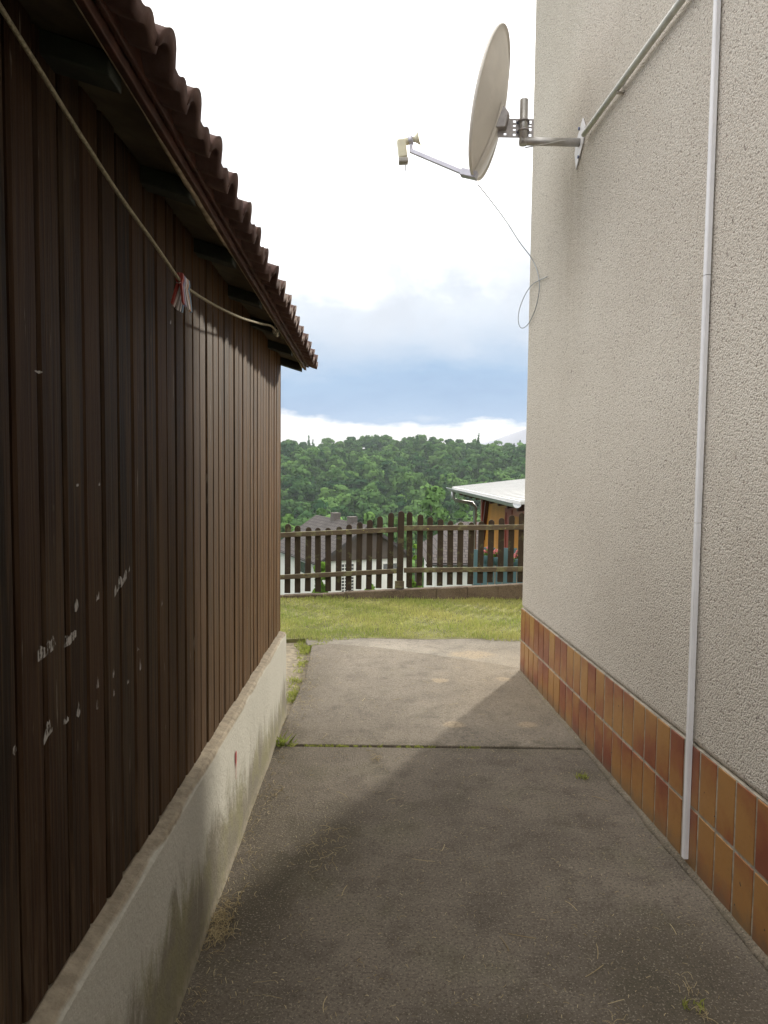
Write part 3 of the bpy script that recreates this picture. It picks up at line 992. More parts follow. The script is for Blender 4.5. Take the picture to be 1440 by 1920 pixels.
# dish geometry
aY, aT = R(17.5), R(13.0)
nD = Vector((-math.cos(aY) * math.cos(aT), math.sin(aY) * math.cos(aT), math.sin(aT)))
sD = nD.cross(zW).normalized()
tD = sD.cross(nD).normalized()
cD = at(916, 197, YM + 0.03) - O
RX, RZ, DEP = 0.350, 0.388, 0.075
def dpt(r, th_, off=0.0):
    return cD + sD * (RX * r * math.cos(th_)) + tD * (RZ * r * math.sin(th_)) + nD * (-DEP * (1 - r * r) + off)
mb = MB()
SEG, RG = 72, 12
prof = [(i / RG, 0.0) for i in range(1, RG + 1)] + [(1.022, 0.001), (1.030, -0.006), (1.028, -0.016), (1.018, -0.018), (1.012, -0.008)] + [(i / RG, -0.005) for i in range(RG, 0, -1)]
vs_ = []
for (r_, off) in prof:
    for k in range(SEG):
        th_ = 2 * math.pi * k / SEG
        rr = min(r_, 1.0)
        p = dpt(rr, th_, off)
        ex = r_ - rr
        p = p + sD * (RX * ex * math.cos(th_)) + tD * (RZ * ex * math.sin(th_))
        vs_.append(p)
fs_ = []
for i in range(len(prof) - 1):
    for k in range(SEG):
        fs_.append((i * SEG + k, i * SEG + (k + 1) % SEG, (i + 1) * SEG + (k + 1) % SEG, (i + 1) * SEG + k))
fs_ += [tuple(range(SEG))[::-1], tuple((len(prof) - 1) * SEG + k for k in range(SEG))]
mb.add(vs_, fs_, True)
refl = obj('reflector', mb, M['dish'], dish)
# pressed spine down the back to the feed arm
vs_, fs_ = [], []
steps = 14
for i in range(steps + 1):
    t = i / steps
    zz = 0.02 - t * 1.03
    r_ = abs(zz)
    bp = cD + tD * (RZ * zz) + nD * (-DEP * (1 - zz * zz))
    w = 0.055 - 0.030 * t
    vs_ += [bp - nD * 0.006 + sD * w, bp - nD * (0.020) + sD * (w * 0.6), bp - nD * (0.020) - sD * (w * 0.6), bp - nD * 0.006 - sD * w]
for i in range(steps):
    for k in range(3):
        a_ = i * 4 + k
        fs_.append((a_, a_ + 1, a_ + 5, a_ + 4))
obj('spine', MB().add(vs_, fs_, False), M['dish'], dish)
# bracket: perforated plate between the dish back and the mast
apex = cD - nD * (DEP + 0.02) + tD * (-0.07)
br_l = Vector((apex.x + 0.005, mast_b.y - 0.03, apex.z))
mb = MB()
x0, x1 = apex.x - 0.02, mast_b.x + 0.062
zc = (at(960, 237, YM) - O).z
hh = 0.052
yb = mast_b.y + 0.020
# plate as strips and bars so the holes are real holes
cols = [x0, x0 + 0.035, x0 + 0.050, mast_b.x - 0.056, mast_b.x - 0.040, mast_b.x + 0.034, mast_b.x + 0.050, x1]
hole_cols = {1: [(-0.040, -0.028), (0.026, 0.040)], 3: [(-0.043, -0.030), (-0.014, -0.004), (0.008, 0.018), (0.030, 0.043)], 5: [(-0.046, -0.030), (-0.014, 0.002), (0.010, 0.018), (0.026, 0.044)]}
for i in range(len(cols) - 1):
    if i in hole_cols:
        z_ = -hh
        for lo, hi in hole_cols[i]:
            mb.box((cols[i], yb, zc + z_), (cols[i + 1], yb + 0.004, zc + lo))
            z_ = hi
        mb.box((cols[i], yb, zc + z_), (cols[i + 1], yb + 0.004, zc + hh))
    else:
        mb.box((cols[i], yb, zc - hh), (cols[i + 1], yb + 0.004, zc + hh))
brk = obj('bracket', mb, M['zinc'], dish)
# saddle on the dish back
sv = [apex + sD * p + tD * q + nD * w for p, q, w in ((-0.04, -0.06, 0.015), (0.04, -0.06, 0.015), (0.04, 0.075, 0.018), (-0.04, 0.075, 0.018), (-0.028, -0.045, -0.035), (0.028, -0.045, -0.035), (0.028, 0.035, -0.035), (-0.028, 0.035, -0.035))]
obj('saddle', MB().add(sv, [(0, 1, 2, 3), (4, 5, 6, 7), (0, 1, 5, 4), (1, 2, 6, 5), (2, 3, 7, 6), (3, 0, 4, 7)]), M['zinc'], dish, bevel=0.004)
# U-bolts round the mast
for dz in (0.030, -0.022):
    c = Vector((mast_b.x, mast_b.y, zc + dz))
    arc = [c + Vector((0.030, 0.055, 0))] + [c + Vector((0.0285 * math.cos(t), -0.0285 * math.sin(t), 0)) for t in np.linspace(0, math.pi, 9)] + [c + Vector((-0.030, 0.055, 0))]
    obj('clamp', MB().tube(arc, 0.0048, 7), M['zinc'], brk)
    for s in (-1, 1):
        obj('bolt', MB().tube([c + Vector((s * 0.030, -0.002, 0)) + Vector((0, 0.018, 0)), c + Vector((s * 0.030, 0.034, 0))], 0.008, 6), M['bolt'], brk)
# feed arm and LNB
foot = cD + tD * (-RZ * 1.015) + nD * 0.0
lnb_p = at(771, 283, O.y + 0.16) - O
obj('feed_foot', MB().obox(foot - nD * 0.03 + tD * 0.005, foot + nD * 0.065 + tD * 0.012, 0.055, 0.040, tD), M['arm'], dish, bevel=0.004)
fa = obj('feed_arm', MB().obox(foot + nD * 0.03 + tD * 0.006, lnb_p, 0.022, 0.024, tD), M['arm'], dish, bevel=0.003)
hd = (cD - lnb_p).normalized()
hp = at(771, 263, O.y + 0.16) - O
obj('holder', MB().obox(lnb_p + Vector((0, 0, -0.012)), hp + Vector((0, 0, 0.004)), 0.018, 0.020, (1, 0, 0)), M['arm'], dish, bevel=0.003)
hx = Vector((hd.x, hd.y, 0.12)).normalized()
obj('collar', MB().tube([hp - hx * 0.012, hp + hx * 0.014], 0.026, 14), M['arm'], dish)
lnb = obj('feed_horn', MB().tube([hp - hx * 0.03, hp + hx * 0.012, hp + hx * 0.022, hp + hx * 0.052, hp + hx * 0.054], [0.015, 0.015, 0.017, 0.040, 0.038], 18), M['lnb'], dish)
bt = at(764, 262, O.y + 0.16) - O
b0 = at(752, 272, O.y + 0.165) - O
b1 = at(756, 305, O.y + 0.165) - O
obj('converter_body', MB().obox(b0 + Vector((0, 0, 0.028)), b1 + Vector((0, 0, 0.022)), 0.052, 0.056, (0, 1, 0)), M['lnb'], dish, bevel=0.009)
obj('converter_neck', MB().tube([hp - hx * 0.045, hp - hx * 0.008], 0.021, 12), M['lnb'], dish)
obj('converter_cap', MB().obox(b1 + Vector((0, 0, 0.022)), b1 + Vector((0.002, 0, -0.004)), 0.056, 0.060, (0, 1, 0)), M['lnb_cap'], dish, bevel=0.006)
obj('lead', MB().tube([b1 + Vector((0.012, 0, 0)), b1 + Vector((0.013, 0, -0.02)), b1 + Vector((0.012, 0.004, -0.045))], 0.0025, 6), M['cable_pale'], dish)
# pale lead running along the arm
lead = [nW * 0.03 + zW * 0.012, nW * 0.12 + zW * -0.004 - yW * 0.025, nW * 0.2 + zW * -0.022 - yW * 0.024, nW * 0.27 + zW * -0.03 - yW * 0.01, nW * 0.31 + zW * -0.024 + yW * 0.03]
obj('lead', MB().tube(smooth(lead, 5), 0.003, 6), M['cable_pale'], dish)

# loose cable from the dish that loops by the house corner
cp = [(896, 346, 4.34), (920, 376, 4.62), (950, 416, 4.95), (975, 455, 5.2), (998, 486, 5.30), (1009, 515, 5.30), (1011, 545, 5.30), (1003, 582, 5.32), (990, 608, 5.37), (978, 615, 5.40), (972, 603, 5.42), (974, 580, 5.42), (985, 552, 5.40), (1000, 532, 5.36), (1026, 519, 5.15)]
cpts = []
for x, y, Y in cp:
    p = at(x, y, Y)
    lim = HM.inverted() @ p
    if lim.x > -0.012 and lim.y < 0.0:
        q = wall_hit(x, y, -0.012)
        p = q if abs(q.y - Y) < 0.7 else p
    cpts.append(p)
cab = empty('loose_cable', cpts[-1])
tag(cab, 'thin grey coaxial cable hanging loose in a loop at the house corner', 'cable')
obj('sheath', MB().tube(rel(smooth(cpts, 7), cab), 0.0030, 7), M['cable'], cab)

# level pipe along the wall from the dish plate
pp = [wall_hit(1093, 258, -0.034), wall_hit(1270, 0, -0.034)]
z_ = (pp[0].z + pp[1].z) / 2
v0_ = (HM.inverted() @ pp[0]).y
pipe = empty('wall_pipe', HM @ Vector((-0.03, v0_, z_)), math.atan(KW))
tag(pipe, 'grey metal cable pipe running along the plaster wall towards the dish bracket', 'pipe')
obj('tube', MB().tube([(0, 0, 0), (0, -6.5, 0)], 0.0150, 12), M['pipe'], pipe)
for v in (-0.5, -1.7, -2.9, -4.1):
    obj('clip', MB().box((-0.003, v - 0.012, -0.023), (0.0305, v + 0.012, -0.0195)).box((-0.003, v - 0.012, 0.0195), (0.0305, v + 0.012, 0.023)), M['steel'], pipe)

# ------------------------------------------------------------------ fence and kerb
FY = 8.45
fence = empty('picket_fence', (at(751, 1105, FY).x, FY, at(751, 1105, FY).z))
tag(fence, 'dark weathered picket fence of two sagging panels with a round topped post', 'fence')
FO = fence.location
left = list(zip([539, 558.3, 577.4, 596.7, 616, 635.2, 654.5, 673.4, 692.7, 711.3, 732.6], [982.4, 985.5, 988.4, 989.6, 989.6, 987.3, 983.3, 978.8, 974.3, 968, 961.3]))
right = list(zip([769, 787.8, 807, 826.4, 845.5, 863.7, 883.7, 902.4, 921, 940.5, 959.2, 978.8], [960.2, 964.5, 969.4, 973.2, 976.7, 979, 979.5, 977.2, 974.6, 971.1, 965.9, 961.6]))
kerb_top = lambda x: 1117.5 + (x - 525) * (1095.0 - 1117.5) / (985 - 525)
extra = [(519.5 - 19.3 * k, 980.0 - 2.5 * k + kerb_top(519.5 - 19.3 * k) - kerb_top(539)) for k in range(18)]
extra2 = [(998 + 19.4 * k, 960.5 - 1.6 * k) for k in range(14)]
def picket(cx, ty, by, w, d, y0, mt, name='picket'):
    p = at(cx, ty, FY)
    q = at(cx, by, FY)
    h = p.z - q.z
    n = 8
    prof = [(-w / 2, 0), (w / 2, 0)] + [(w / 2 * math.cos(t), h - w / 2 + w / 2 * math.sin(t)) for t in np.linspace(0, math.pi, n)]
    mb = MB().prism(prof, 1, 0, d)
    return obj(name, mb, mt, fence, loc=(p.x - FO.x, y0, q.z - FO.z), rot=(random.uniform(-0.008, 0.008), random.uniform(-0.012, 0.012), random.uniform(-0.03, 0.03)), bevel=0.003)
for cx, ty in left + right + extra + extra2:
    picket(cx, ty, kerb_top(cx) - random.uniform(3, 6), 0.067, 0.019, random.uniform(0.0, 0.003), M['fence'])
post = picket(751, 958, 1088, 0.072, 0.07, -0.055, M['fence'], 'post')
def rail(x0, y0, x1, y1, h):
    p, q = at(x0, y0, FY) - FO, at(x1, y1, FY) - FO
    p.y = q.y = -0.018
    obj('rail', MB().obox(p, q, 0.034, h), M['rail'], fence, bevel=0.004)
rail(180, 1019, 745, 992.8, 0.055)
rail(180, 1100, 745, 1070.2, 0.053)
rail(757, 990.2, 1260, 985.6, 0.058)
rail(757, 1068.8, 1260, 1063.6, 0.055)
p = at(749, 1095, FY) - FO
obj('post_shoe', MB().box((p.x - 0.055, -0.062, p.z - 0.045), (p.x + 0.05, -0.0555, p.z + 0.045)).box((p.x - 0.055, -0.062, p.z - 0.045), (p.x + 0.05, 0.03, p.z - 0.036)), M['rail'], fence)

kerb = structure(empty('kerb', (0, FY, 0)))
x = 186.0
while x < 1260:
    x1_ = x + 57.5
    pa, pb = at(x + 0.12, kerb_top(x), FY - 0.06), at(x1_ - 0.12, kerb_top(x1_), FY - 0.06)
    j = random.uniform(-0.004, 0.004)
    vs_ = []
    for yy in (-0.072, 0.045):
        vs_ += [(pa.x, yy, -0.2), (pb.x, yy, -0.2), (pb.x, yy, pb.z + j), (pa.x, yy, pa.z + j)]
    obj('kerb_stone', MB().add(vs_, [(0, 1, 2, 3), (7, 6, 5, 4), (0, 4, 5, 1), (1, 5, 6, 2), (2, 6, 7, 3), (3, 7, 4, 0)]), M['kerb'], kerb, bevel=0.006, loc=(0, random.uniform(-0.004, 0.004), 0))
    x = x1_

# ------------------------------------------------------------------ vegetation
def quads_mesh(name, verts, tint, mt, nrm=None):
    """verts (n,4,3); tint (n,)"""
    n = len(verts)
    me = bpy.data.meshes.new(name)
    me.vertices.add(n * 4)
    me.vertices.foreach_set('co', verts.astype(np.float32).ravel())
    me.loops.add(n * 4)
    me.loops.foreach_set('vertex_index', np.arange(n * 4, dtype=np.int32))
    me.polygons.add(n)
    me.polygons.foreach_set('loop_start', np.arange(0, n * 4, 4, dtype=np.int32))
    me.update(calc_edges=True)
    at_ = me.attributes.new('tint', 'FLOAT', 'FACE')
    at_.data.foreach_set('value', np.clip(tint, 0, 1).astype(np.float32))
    if nrm is not None:
        ca = me.attributes.new('custom_normal', 'FLOAT_VECTOR', 'POINT')
        ca.data.foreach_set('vector', np.repeat(nrm, 4, axis=0).astype(np.float32).ravel())
        me.polygons.foreach_set('use_smooth', np.ones(n, dtype=bool))
    me.materials.append(mt)
    return me


def unit(v):
    return v / np.maximum(np.linalg.norm(v, axis=-1, keepdims=True), 1e-9)


def leaf_cloud(centres, radii, n, size, jitter=0.55, flat=0.9):
    """n leaf clumps spread over the lobes given by centres and radii"""
    k = rng.integers(0, len(centres), n) if True else None
    w = radii ** 2
    k = rng.choice(len(centres), n, p=w / w.sum())
    d = unit(rng.normal(size=(n, 3)))
    d[:, 2] = np.where(d[:, 2] < -0.35, -d[:, 2], d[:, 2])
    r = radii[k] * rng.uniform(0.72, 1.05, n)
    p = centres[k] + d * r[:, None] * np.array([1, 1, flat])
    nrm = unit(d + rng.normal(size=(n, 3)) * jitter)
    t = unit(np.cross(nrm, rng.normal(size=(n, 3))))
    b = np.cross(nrm, t)
    s = size * rng.uniform(0.6, 1.3, n)
    t, b = t * s[:, None] * 0.5, b * s[:, None] * 0.36
    q = np.stack([p - t, p - b * 1.0, p + t, p + b], 1)
    leaf_cloud.n = unit(d + 0.35 * unit(p - centres.mean(0)) + rng.normal(size=(n, 3)) * 0.12)
    return q, k


def crown_lobes(seed, h, rx, kind):
    g = np.random.default_rng(seed)
    if kind == 'conifer':
        n = 16
        t = np.linspace(0.12, 0.97, n)
        rr = rx * (1.02 - t) * 0.85
        a = g.uniform(0, 6.28, n)
        c = np.stack([np.cos(a) * rr * 0.4, np.sin(a) * rr * 0.4, h * (0.15 + 0.85 * t)], 1)
        return c, np.maximum(rr * 0.75, 0.25)
    n = int(g.integers(13, 20))
    d = unit(g.normal(size=(n, 3)))
    u = g.uniform(0.45, 1.0, n)[:, None]
    c = d * u * np.array([rx * 0.72, rx * 0.72, h * 0.30])
    c[:, 2] += h * 0.62
    rad = rx * g.uniform(0.28, 0.48, n)
    c = np.concatenate([c, [[0, 0, h * 0.62]]])
    rad = np.append(rad, rx * 0.55)
    return c, rad


# the wooded hillside: prototype crowns, placed with numpy into one mass
protos = []
for s in range(14):
    kind = 'conifer' if s in (3, 9) else 'broad'
    h = 13.0 if kind == 'broad' else 15.0
    rx = (4.4 if kind == 'broad' else 2.6)
    c, rad = crown_lobes(100 + s, h, rx, kind)
    q, k = leaf_cloud(c, rad, 820, 1.25, 0.32)
    protos.append((q, rng.uniform(-0.20, 0.20, len(c))[k], leaf_cloud.n))
pos = []
y = 118.0
while y < 470:
    sp = 5.6 + 0.006 * y
    xa, xb = -0.24 * y - 12, 0.36 * y + 12
    for x in np.arange(xa, xb, sp):
        pos.append((x + rng.uniform(-0.42, 0.42) * sp, y + rng.uniform(-0.42, 0.42) * sp))
    y += sp * (0.9 if y < 200 else 1.25)
allq, allt, alln = [], [], []
for (x, y) in pos:
    if 285 < y < 300 and rng.random() < 0.3:
        continue
    sc = rng.uniform(0.70, 1.18) * (0.85 if y < 170 else 1.0) * (0.9 if y > 380 else 1.0)
    pi_ = int(rng.integers(0, len(protos)))
    if y > 400 and pi_ in (3, 9) and rng.random() < 0.8:
        pi_ = 0
    q, dt, pn = protos[pi_]
    a = rng.uniform(0, 6.28)
    ca, sa = math.cos(a), math.sin(a)
    Rm = np.array([[ca, -sa, 0], [sa, ca, 0], [0, 0, 1]])
    hz = rng.uniform(0.72, 0.98)
    keep = rng.random(len(q)) < 0.92
    qq = (q[keep] @ Rm.T) * np.array([sc, sc, sc * hz]) + np.array([x, y, float(terr(np.array(x), np.array(y))) - (0.6 if y < 370 else 3.2)])
    base_t = np.clip(rng.normal(0.42, 0.24), 0.03, 0.95) + (0.26 if y < 190 else 0.0)
    if pi_ in (3, 9):
        base_t *= 0.45
    allq.append(qq)
    alln.append(pn[keep] @ Rm.T)
    allt.append(base_t + dt[keep] + rng.uniform(-0.05, 0.05, keep.sum()))
fm = quads_mesh('forest', np.concatenate(allq), np.concatenate(allt), M['forest'], np.concatenate(alln))
print('trees', len(allq), 'quads', len(fm.polygons))
fo = link('forest', fm)
tag(fo, 'dense green woodland covering the whole hillside beyond the valley', 'woodland', kind='stuff')


def tree(name, label, x, y, h, rx, n, size, tint, mt, seed, group=None, cat='tree', z=None, trunk=True):
    g = float(terr(np.array(x), np.array(y))) if z is None else z
    o = empty(name, (x, y, g - 0.1))
    tag(o, label, cat, group)
    c, rad = crown_lobes(seed, h, rx, 'broad')
    if not trunk:
        gg = np.random.default_rng(seed)
        m_ = 26
        tz = gg.uniform(0.12, 0.95, m_)
        aa = gg.uniform(0, 6.28, m_)
        sp_ = rx * 0.75 * np.sqrt(np.clip(1.15 - tz, 0.1, 1)) * gg.uniform(0.3, 1, m_)
        rad = rx * gg.uniform(0.30, 0.45, m_)
        c = np.stack([np.cos(aa) * sp_, np.sin(aa) * sp_, np.minimum(tz * h, h - rad)], 1)
    q, k = leaf_cloud(c, rad, n, size)
    dt = np.random.default_rng(seed).uniform(-0.2, 0.2, len(c))[k]
    me_ = quads_mesh('crown', q, tint + dt + rng.uniform(-0.12, 0.12, len(q)), mt, leaf_cloud.n)
    link('crown', me_, None, o)
    mb_ = MB().tube([(0, 0, 0), (0.1, 0.05, h * 0.3), (0.0, 0.1, h * 0.7)], [h * 0.028, h * 0.02, h * 0.008], 7)
    for i in range(5):
        e = Vector(c[i])
        mb_.tube([(0.05, 0.05, h * (0.22 + 0.07 * i)), tuple(e * 0.5 + Vector((0, 0, h * 0.18))), tuple(e)], [h * 0.012, h * 0.008, h * 0.003], 6)
    obj('trunk', mb_, M['bark'], o)
    return o


def tree_px(label, px_, top, Y, w, seed, tint, hfac=None):
    p = at(px_, top, Y)
    g = float(terr(np.array(p.x), np.array(Y)))
    h = (p.z - g) / 0.98
    tree('leafy_tree', label, p.x, Y, h, w / F * Y / 2, 2600, 0.55, tint, M['forest'], seed, 'trees at the foot of the wooded hill')
tree_px('big round deciduous tree just left of the orange house roof', 815, 912, 96, 92, 41, 0.52)
tree_px('bushy tree directly behind the round topped fence post', 752, 928, 108, 60, 42, 0.66)
tree_px('light green tree right above the roof chimneys', 690, 940, 104, 54, 43, 0.80)
tree_px('leafy tree rising behind the far end of the grey roof ridge', 600, 935, 110, 60, 44, 0.70)
tree_px('leafy tree beside the shed corner above the grey roof', 545, 945, 104, 54, 45, 0.74)
tree_px('tree peeping between the zinc downpipe and the orange wall', 872, 925, 104, 50, 46, 0.50)


def shrub_px(label, px_, top, Y, w, seed, tint, bottom=None, n=900, size=0.10, cat='bush'):
    p = at(px_, top, Y)
    g = float(terr(np.array(p.x), np.array(Y)))
    h = p.z - g
    tree('garden_bush', label, p.x, Y, h, w / F * Y / 2, n, size, tint, M['shrub'], seed, 'bushes beyond the fence', cat, trunk=False)
shrub_px('leafy green bush behind the left fence panel, below the roof eave', 602, 1046, 17.0, 42, 61, 0.45, n=1500)
shrub_px('low bright green bush seen between pickets left of the post', 695, 1076, 15.0, 36, 62, 0.75)
shrub_px('bright green bush seen just right of the fence post', 781, 1008, 24.0, 24, 63, 0.70, n=700, size=0.13)
shrub_px('low green bush at the right panel before the white wall', 817, 1092, 14.0, 22, 64, 0.65, n=500)
shrub_px('small pale bush low behind the fence post', 775, 1074, 16.0, 26, 65, 0.55, n=600)

# lawn blades, one mass
def blades(n, xr, yr, zf, length, width, tintf, mt, name, lean=0.6):
    x = rng.uniform(*xr, n)
    y = rng.uniform(*yr, n)
    a = rng.uniform(0, 6.28, n)
    L_ = length * rng.uniform(0.5, 1.35, n)
    dx, dy = np.cos(a), np.sin(a)
    ln = rng.uniform(0.1, lean, n) * L_
    b = rng.uniform(0, 6.28, n)
    z = zf(x, y)
    p = np.stack([x, y, z], 1)
    wv = np.stack([dx, dy, np.zeros(n)], 1) * width / 2
    tip = p + np.stack([np.cos(b) * ln, np.sin(b) * ln, L_], 1)
    mid = p * 0.45 + tip * 0.55 + np.stack([-np.cos(b) * ln * 0.12, -np.sin(b) * ln * 0.12, L_ * 0.08], 1)
    q = np.stack([p - wv, p + wv, mid + wv * 0.7, tip], 1)
    return q, tintf(x, y)
def lawn_tint(x, y):
    patch = 0.5 + 0.28 * np.sin(x * 2.3 + 1.0 + np.sin(y * 3.1)) * np.sin(y * 2.7 + 0.6 * x) + 0.18 * np.sin(x * 6.1 + y * 4.7)
    return np.clip(patch + rng.normal(0, 0.24, len(x)), 0, 1)
def edge_y(x):
    return 6.43 + 0.05 * np.sin(x * 3.1) + 0.03 * np.sin(x * 8.3 + 1)
q1, t1 = blades(110000, (-4.2, 4.6), (6.3, 8.42), lambda x, y: np.full(len(x), -0.006), 0.034, 0.0055, lawn_tint, None, '')
keep = q1[:, 0, 1] > edge_y(q1[:, 0, 0])
gx_, gy_ = q1[:, 0, 0], q1[:, 0, 1]
lenf = 0.55 + 0.45 * (np.sin(gx_ * 5.3 + 2 * np.sin(gy_ * 4.1)) * np.sin(gy_ * 6.7 + gx_ * 1.9)) + rng.exponential(0.22, len(gx_))
base_ = (q1[:, :1] + q1[:, 1:2]) / 2
q1 = base_ + (q1 - base_) * np.stack([np.ones(len(lenf)), np.ones(len(lenf)), np.clip(lenf, 0.25, 2.2)], 1)[:, None, :]
t1 = np.clip(t1 - 0.25 * (lenf - 0.8), 0, 1)
gm = quads_mesh('grass', q1[keep], t1[keep], M['grass'])
tag(link('grass', gm), 'short mown yellow green grass between the path and the fence', 'grass', kind='stuff')

# weeds along the plinth end and in the slab joint
wq, wt = [], []
def clump(x, y, r_, n, length, tint, z=-0.03):
    a = rng.uniform(0, 6.28, n)
    rr = r_ * np.sqrt(rng.random(n))
    cx, cy = x + np.cos(a) * rr, y + np.sin(a) * rr
    q, _ = blades(n, (0, 1), (0, 1), lambda xx, yy: np.zeros(n), length, 0.0050, lambda xx, yy: np.zeros(n), None, '', 1.2)
    base = (q[:, 0] + q[:, 1]) / 2
    q = q - base[:, None, :] + np.stack([cx, cy, np.full(n, z)], 1)[:, None, :]
    wq.append(q)
    wt.append(np.clip(rng.normal(tint, 0.2, n), 0, 1))
for i in range(34):
    t = random.random()
    clump(-0.50 - 0.02 * t + random.uniform(-0.03, 0.05), 4.75 + 1.55 * t, 0.045, 26, 0.024, 0.75)
for i in range(16):
    clump(random.uniform(-0.62, -0.35), random.uniform(6.12, 6.4), 0.05, 40, 0.03, 0.55)
clump(-0.46, 3.955, 0.035, 70, 0.055, 0.35, -0.02)
clump(-0.40, 3.945, 0.03, 40, 0.035, 0.4, -0.02)
for i in range(44):
    x = -0.33 + random.random() ** 1.2 * 0.95
    clump(x, 3.9375 - 0.0245 * (x + 0.5) - 0.0, 0.010, 14, 0.012, 0.75, -0.006)
clump(1.06, 3.52, 0.03, 36, 0.022, 0.75, 0.002)
clump(0.93, 1.98, 0.03, 30, 0.022, 0.85, 0.002)
clump(1.20, 4.72, 0.05, 40, 0.012, 0.7, 0.004)
wm = quads_mesh('weeds', np.concatenate(wq), np.concatenate(wt), M['weed'])
tag(link('weeds', wm), 'small green weeds and grass tufts along the plinth and slab joint', 'weeds', kind='stuff')

# straw and grass clippings scattered on the concrete
sq, stt = [], []
def straw(x, y, L_, w, a, bend, tint, z=0.004, lift=0.0):
    n = 4
    for i in range(n):
        pts_ = []
        for t in (i / n, (i + 1) / n):
            aa = a + bend * (t - 0.5)
            cx = x + math.cos(aa) * L_ * (t - 0.5)
            cy = y + math.sin(aa) * L_ * (t - 0.5)
            nx_, ny_ = -math.sin(aa) * w / 2, math.cos(aa) * w / 2
            zz = z + lift * math.sin(t * 3.1)
            pts_.append(((cx - nx_, cy - ny_, zz), (cx + nx_, cy + ny_, zz + w * 0.3)))
        sq.append([pts_[0][0], pts_[1][0], pts_[1][1], pts_[0][1]])
        stt.append(tint)
def ground_z(y):
    return 0.003 if y < 3.9 else 0.008
for i in range(2600):
    y = 1.35 + 4.9 * random.random() ** 1.2
    x = random.uniform(-0.48, 1.18)
    big = random.random() < 0.028
    straw(x, y, random.uniform(0.04, 0.10) if big else random.uniform(0.006, 0.018), random.uniform(0.0018, 0.0026) if big else random.uniform(0.0010, 0.0020), random.uniform(0, 6.28), random.uniform(-0.35, 0.35) if big else random.uniform(-0.3, 0.3), random.random() ** 1.5, ground_z(y), random.uniform(0, 0.004))
for i in range(420):                       # drift of clippings along the plinth foot
    y = 1.5 + 4.4 * random.random()
    x = -0.50 - 0.012 * (4.4 - y) + 0.01 + abs(random.gauss(0, 0.06))
    straw(x, y, random.uniform(0.01, 0.04), 0.0016, random.uniform(0, 6.28), random.uniform(-1.5, 1.5), random.uniform(0.1, 0.9), ground_z(y), random.uniform(0, 0.012))
for (cx, cy, n, r_) in ((-0.475, 2.36, 240, 0.045), (-0.16, 2.86, 50, 0.07), (0.70, 1.88, 26, 0.04), (0.95, 1.98, 30, 0.05), (-0.42, 3.35, 20, 0.03), (0.05, 3.75, 24, 0.02), (-0.40, 5.0, 60, 0.07), (-0.36, 4.6, 40, 0.06)):
    for i in range(n):
        straw(cx + random.gauss(0, r_) * 0.6, cy + random.gauss(0, r_) * 1.5, random.uniform(0.015, 0.06), 0.0016, random.uniform(0, 6.28), random.uniform(-1.4, 1.4), random.uniform(0.0, 0.9), ground_z(cy) + random.uniform(0, 0.008), random.uniform(0, 0.012))
smm = quads_mesh('straw_litter', np.array(sq), np.array(stt), M['straw'])
tag(link('straw_litter', smm), 'dry straw and grass clippings scattered over the concrete path', 'straw', kind='stuff')

# ------------------------------------------------------------------ house with the grey brown roof
def frame(Z, X):
    pass
S = 1.45
G = Vector((0.0, 54.6, EYE - 3.04 * S))
rdir = Vector((-0.405, 0.914, 0)).normalized()
gdir = Vector((0.914, 0.405, 0)).normalized()
hA = empty('gabled_house', (G.x, G.y, -11.5), math.atan2(gdir.y, gdir.x))
tag(hA, 'white house with brown boarded gable and long grey tiled roof below the fence', 'house')
zr = G.z + 11.5
HWd, LEN, DROP = 3.95, 11.2, 2.62
ze = zr - DROP
obj('wall', MB().box((-HWd + 0.45, 0.3, 0), (HWd - 0.45, LEN - 0.3, ze + 0.30)), M['hw_white'], hA)
zg = ze + 0.02
k_ = DROP / HWd
gb = obj('gable', MB().prism([(-HWd + 0.2, zg), (HWd - 0.2, zg), (HWd - 0.2, ze + 0.1), (0, zr - 0.12), (-HWd + 0.2, ze + 0.1)], 1, 0.10, 0.28), M['hw_brown'], hA)
xb_ = -HWd + 0.5
while xb_ < HWd - 0.5:                     # cover strips of the gable boarding
    ht = zr - 0.2 - abs(xb_) * k_
    if ht > zg + 0.1:
        obj('batten', MB().box((xb_, 0.085, zg + 0.01), (xb_ + 0.05, 0.101, ht)), M['hw_brown'], gb)
    xb_ += 0.42
def roof_plane(name, parent, mt, p00, p10, p11, p01, th_=0.12):
    """quad p00-p10 eave, p01-p11 ridge; real thickness, uv in metres"""
    p = [Vector(q) for q in (p00, p10, p11, p01)]
    nrm = (p[1] - p[0]).cross(p[3] - p[0]).normalized()
    if nrm.z < 0:
        nrm = -nrm
    low = [q - nrm * th_ for q in p]
    mb_ = MB().add(p + low, [(0, 1, 2, 3), (7, 6, 5, 4), (0, 4, 5, 1), (1, 5, 6, 2), (2, 6, 7, 3), (3, 7, 4, 0)])
    o = obj(name, mb_, mt, parent)
    uv = o.data.uv_layers.new(name='UVMap')
    ex = (p[1] - p[0]).normalized()
    ey = nrm.cross(ex)
    for lp in o.data.loops:
        c_ = o.data.vertices[lp.vertex_index].co - p[0]
        uv.data[lp.index].uv = (c_.dot(ex), c_.dot(ey))
    return o
rf = roof_plane('roof', hA, M['roof_a'], (-HWd - 0.1, LEN, ze - 0.06), (-HWd - 0.1, -0.25, ze - 0.06), (0, -0.25, zr), (0, LEN, zr))
roof_plane('roof', hA, M['roof_a'], (HWd + 0.1, -0.25, ze - 0.06), (HWd + 0.1, LEN, ze - 0.06), (0, LEN, zr), (0, -0.25, zr))
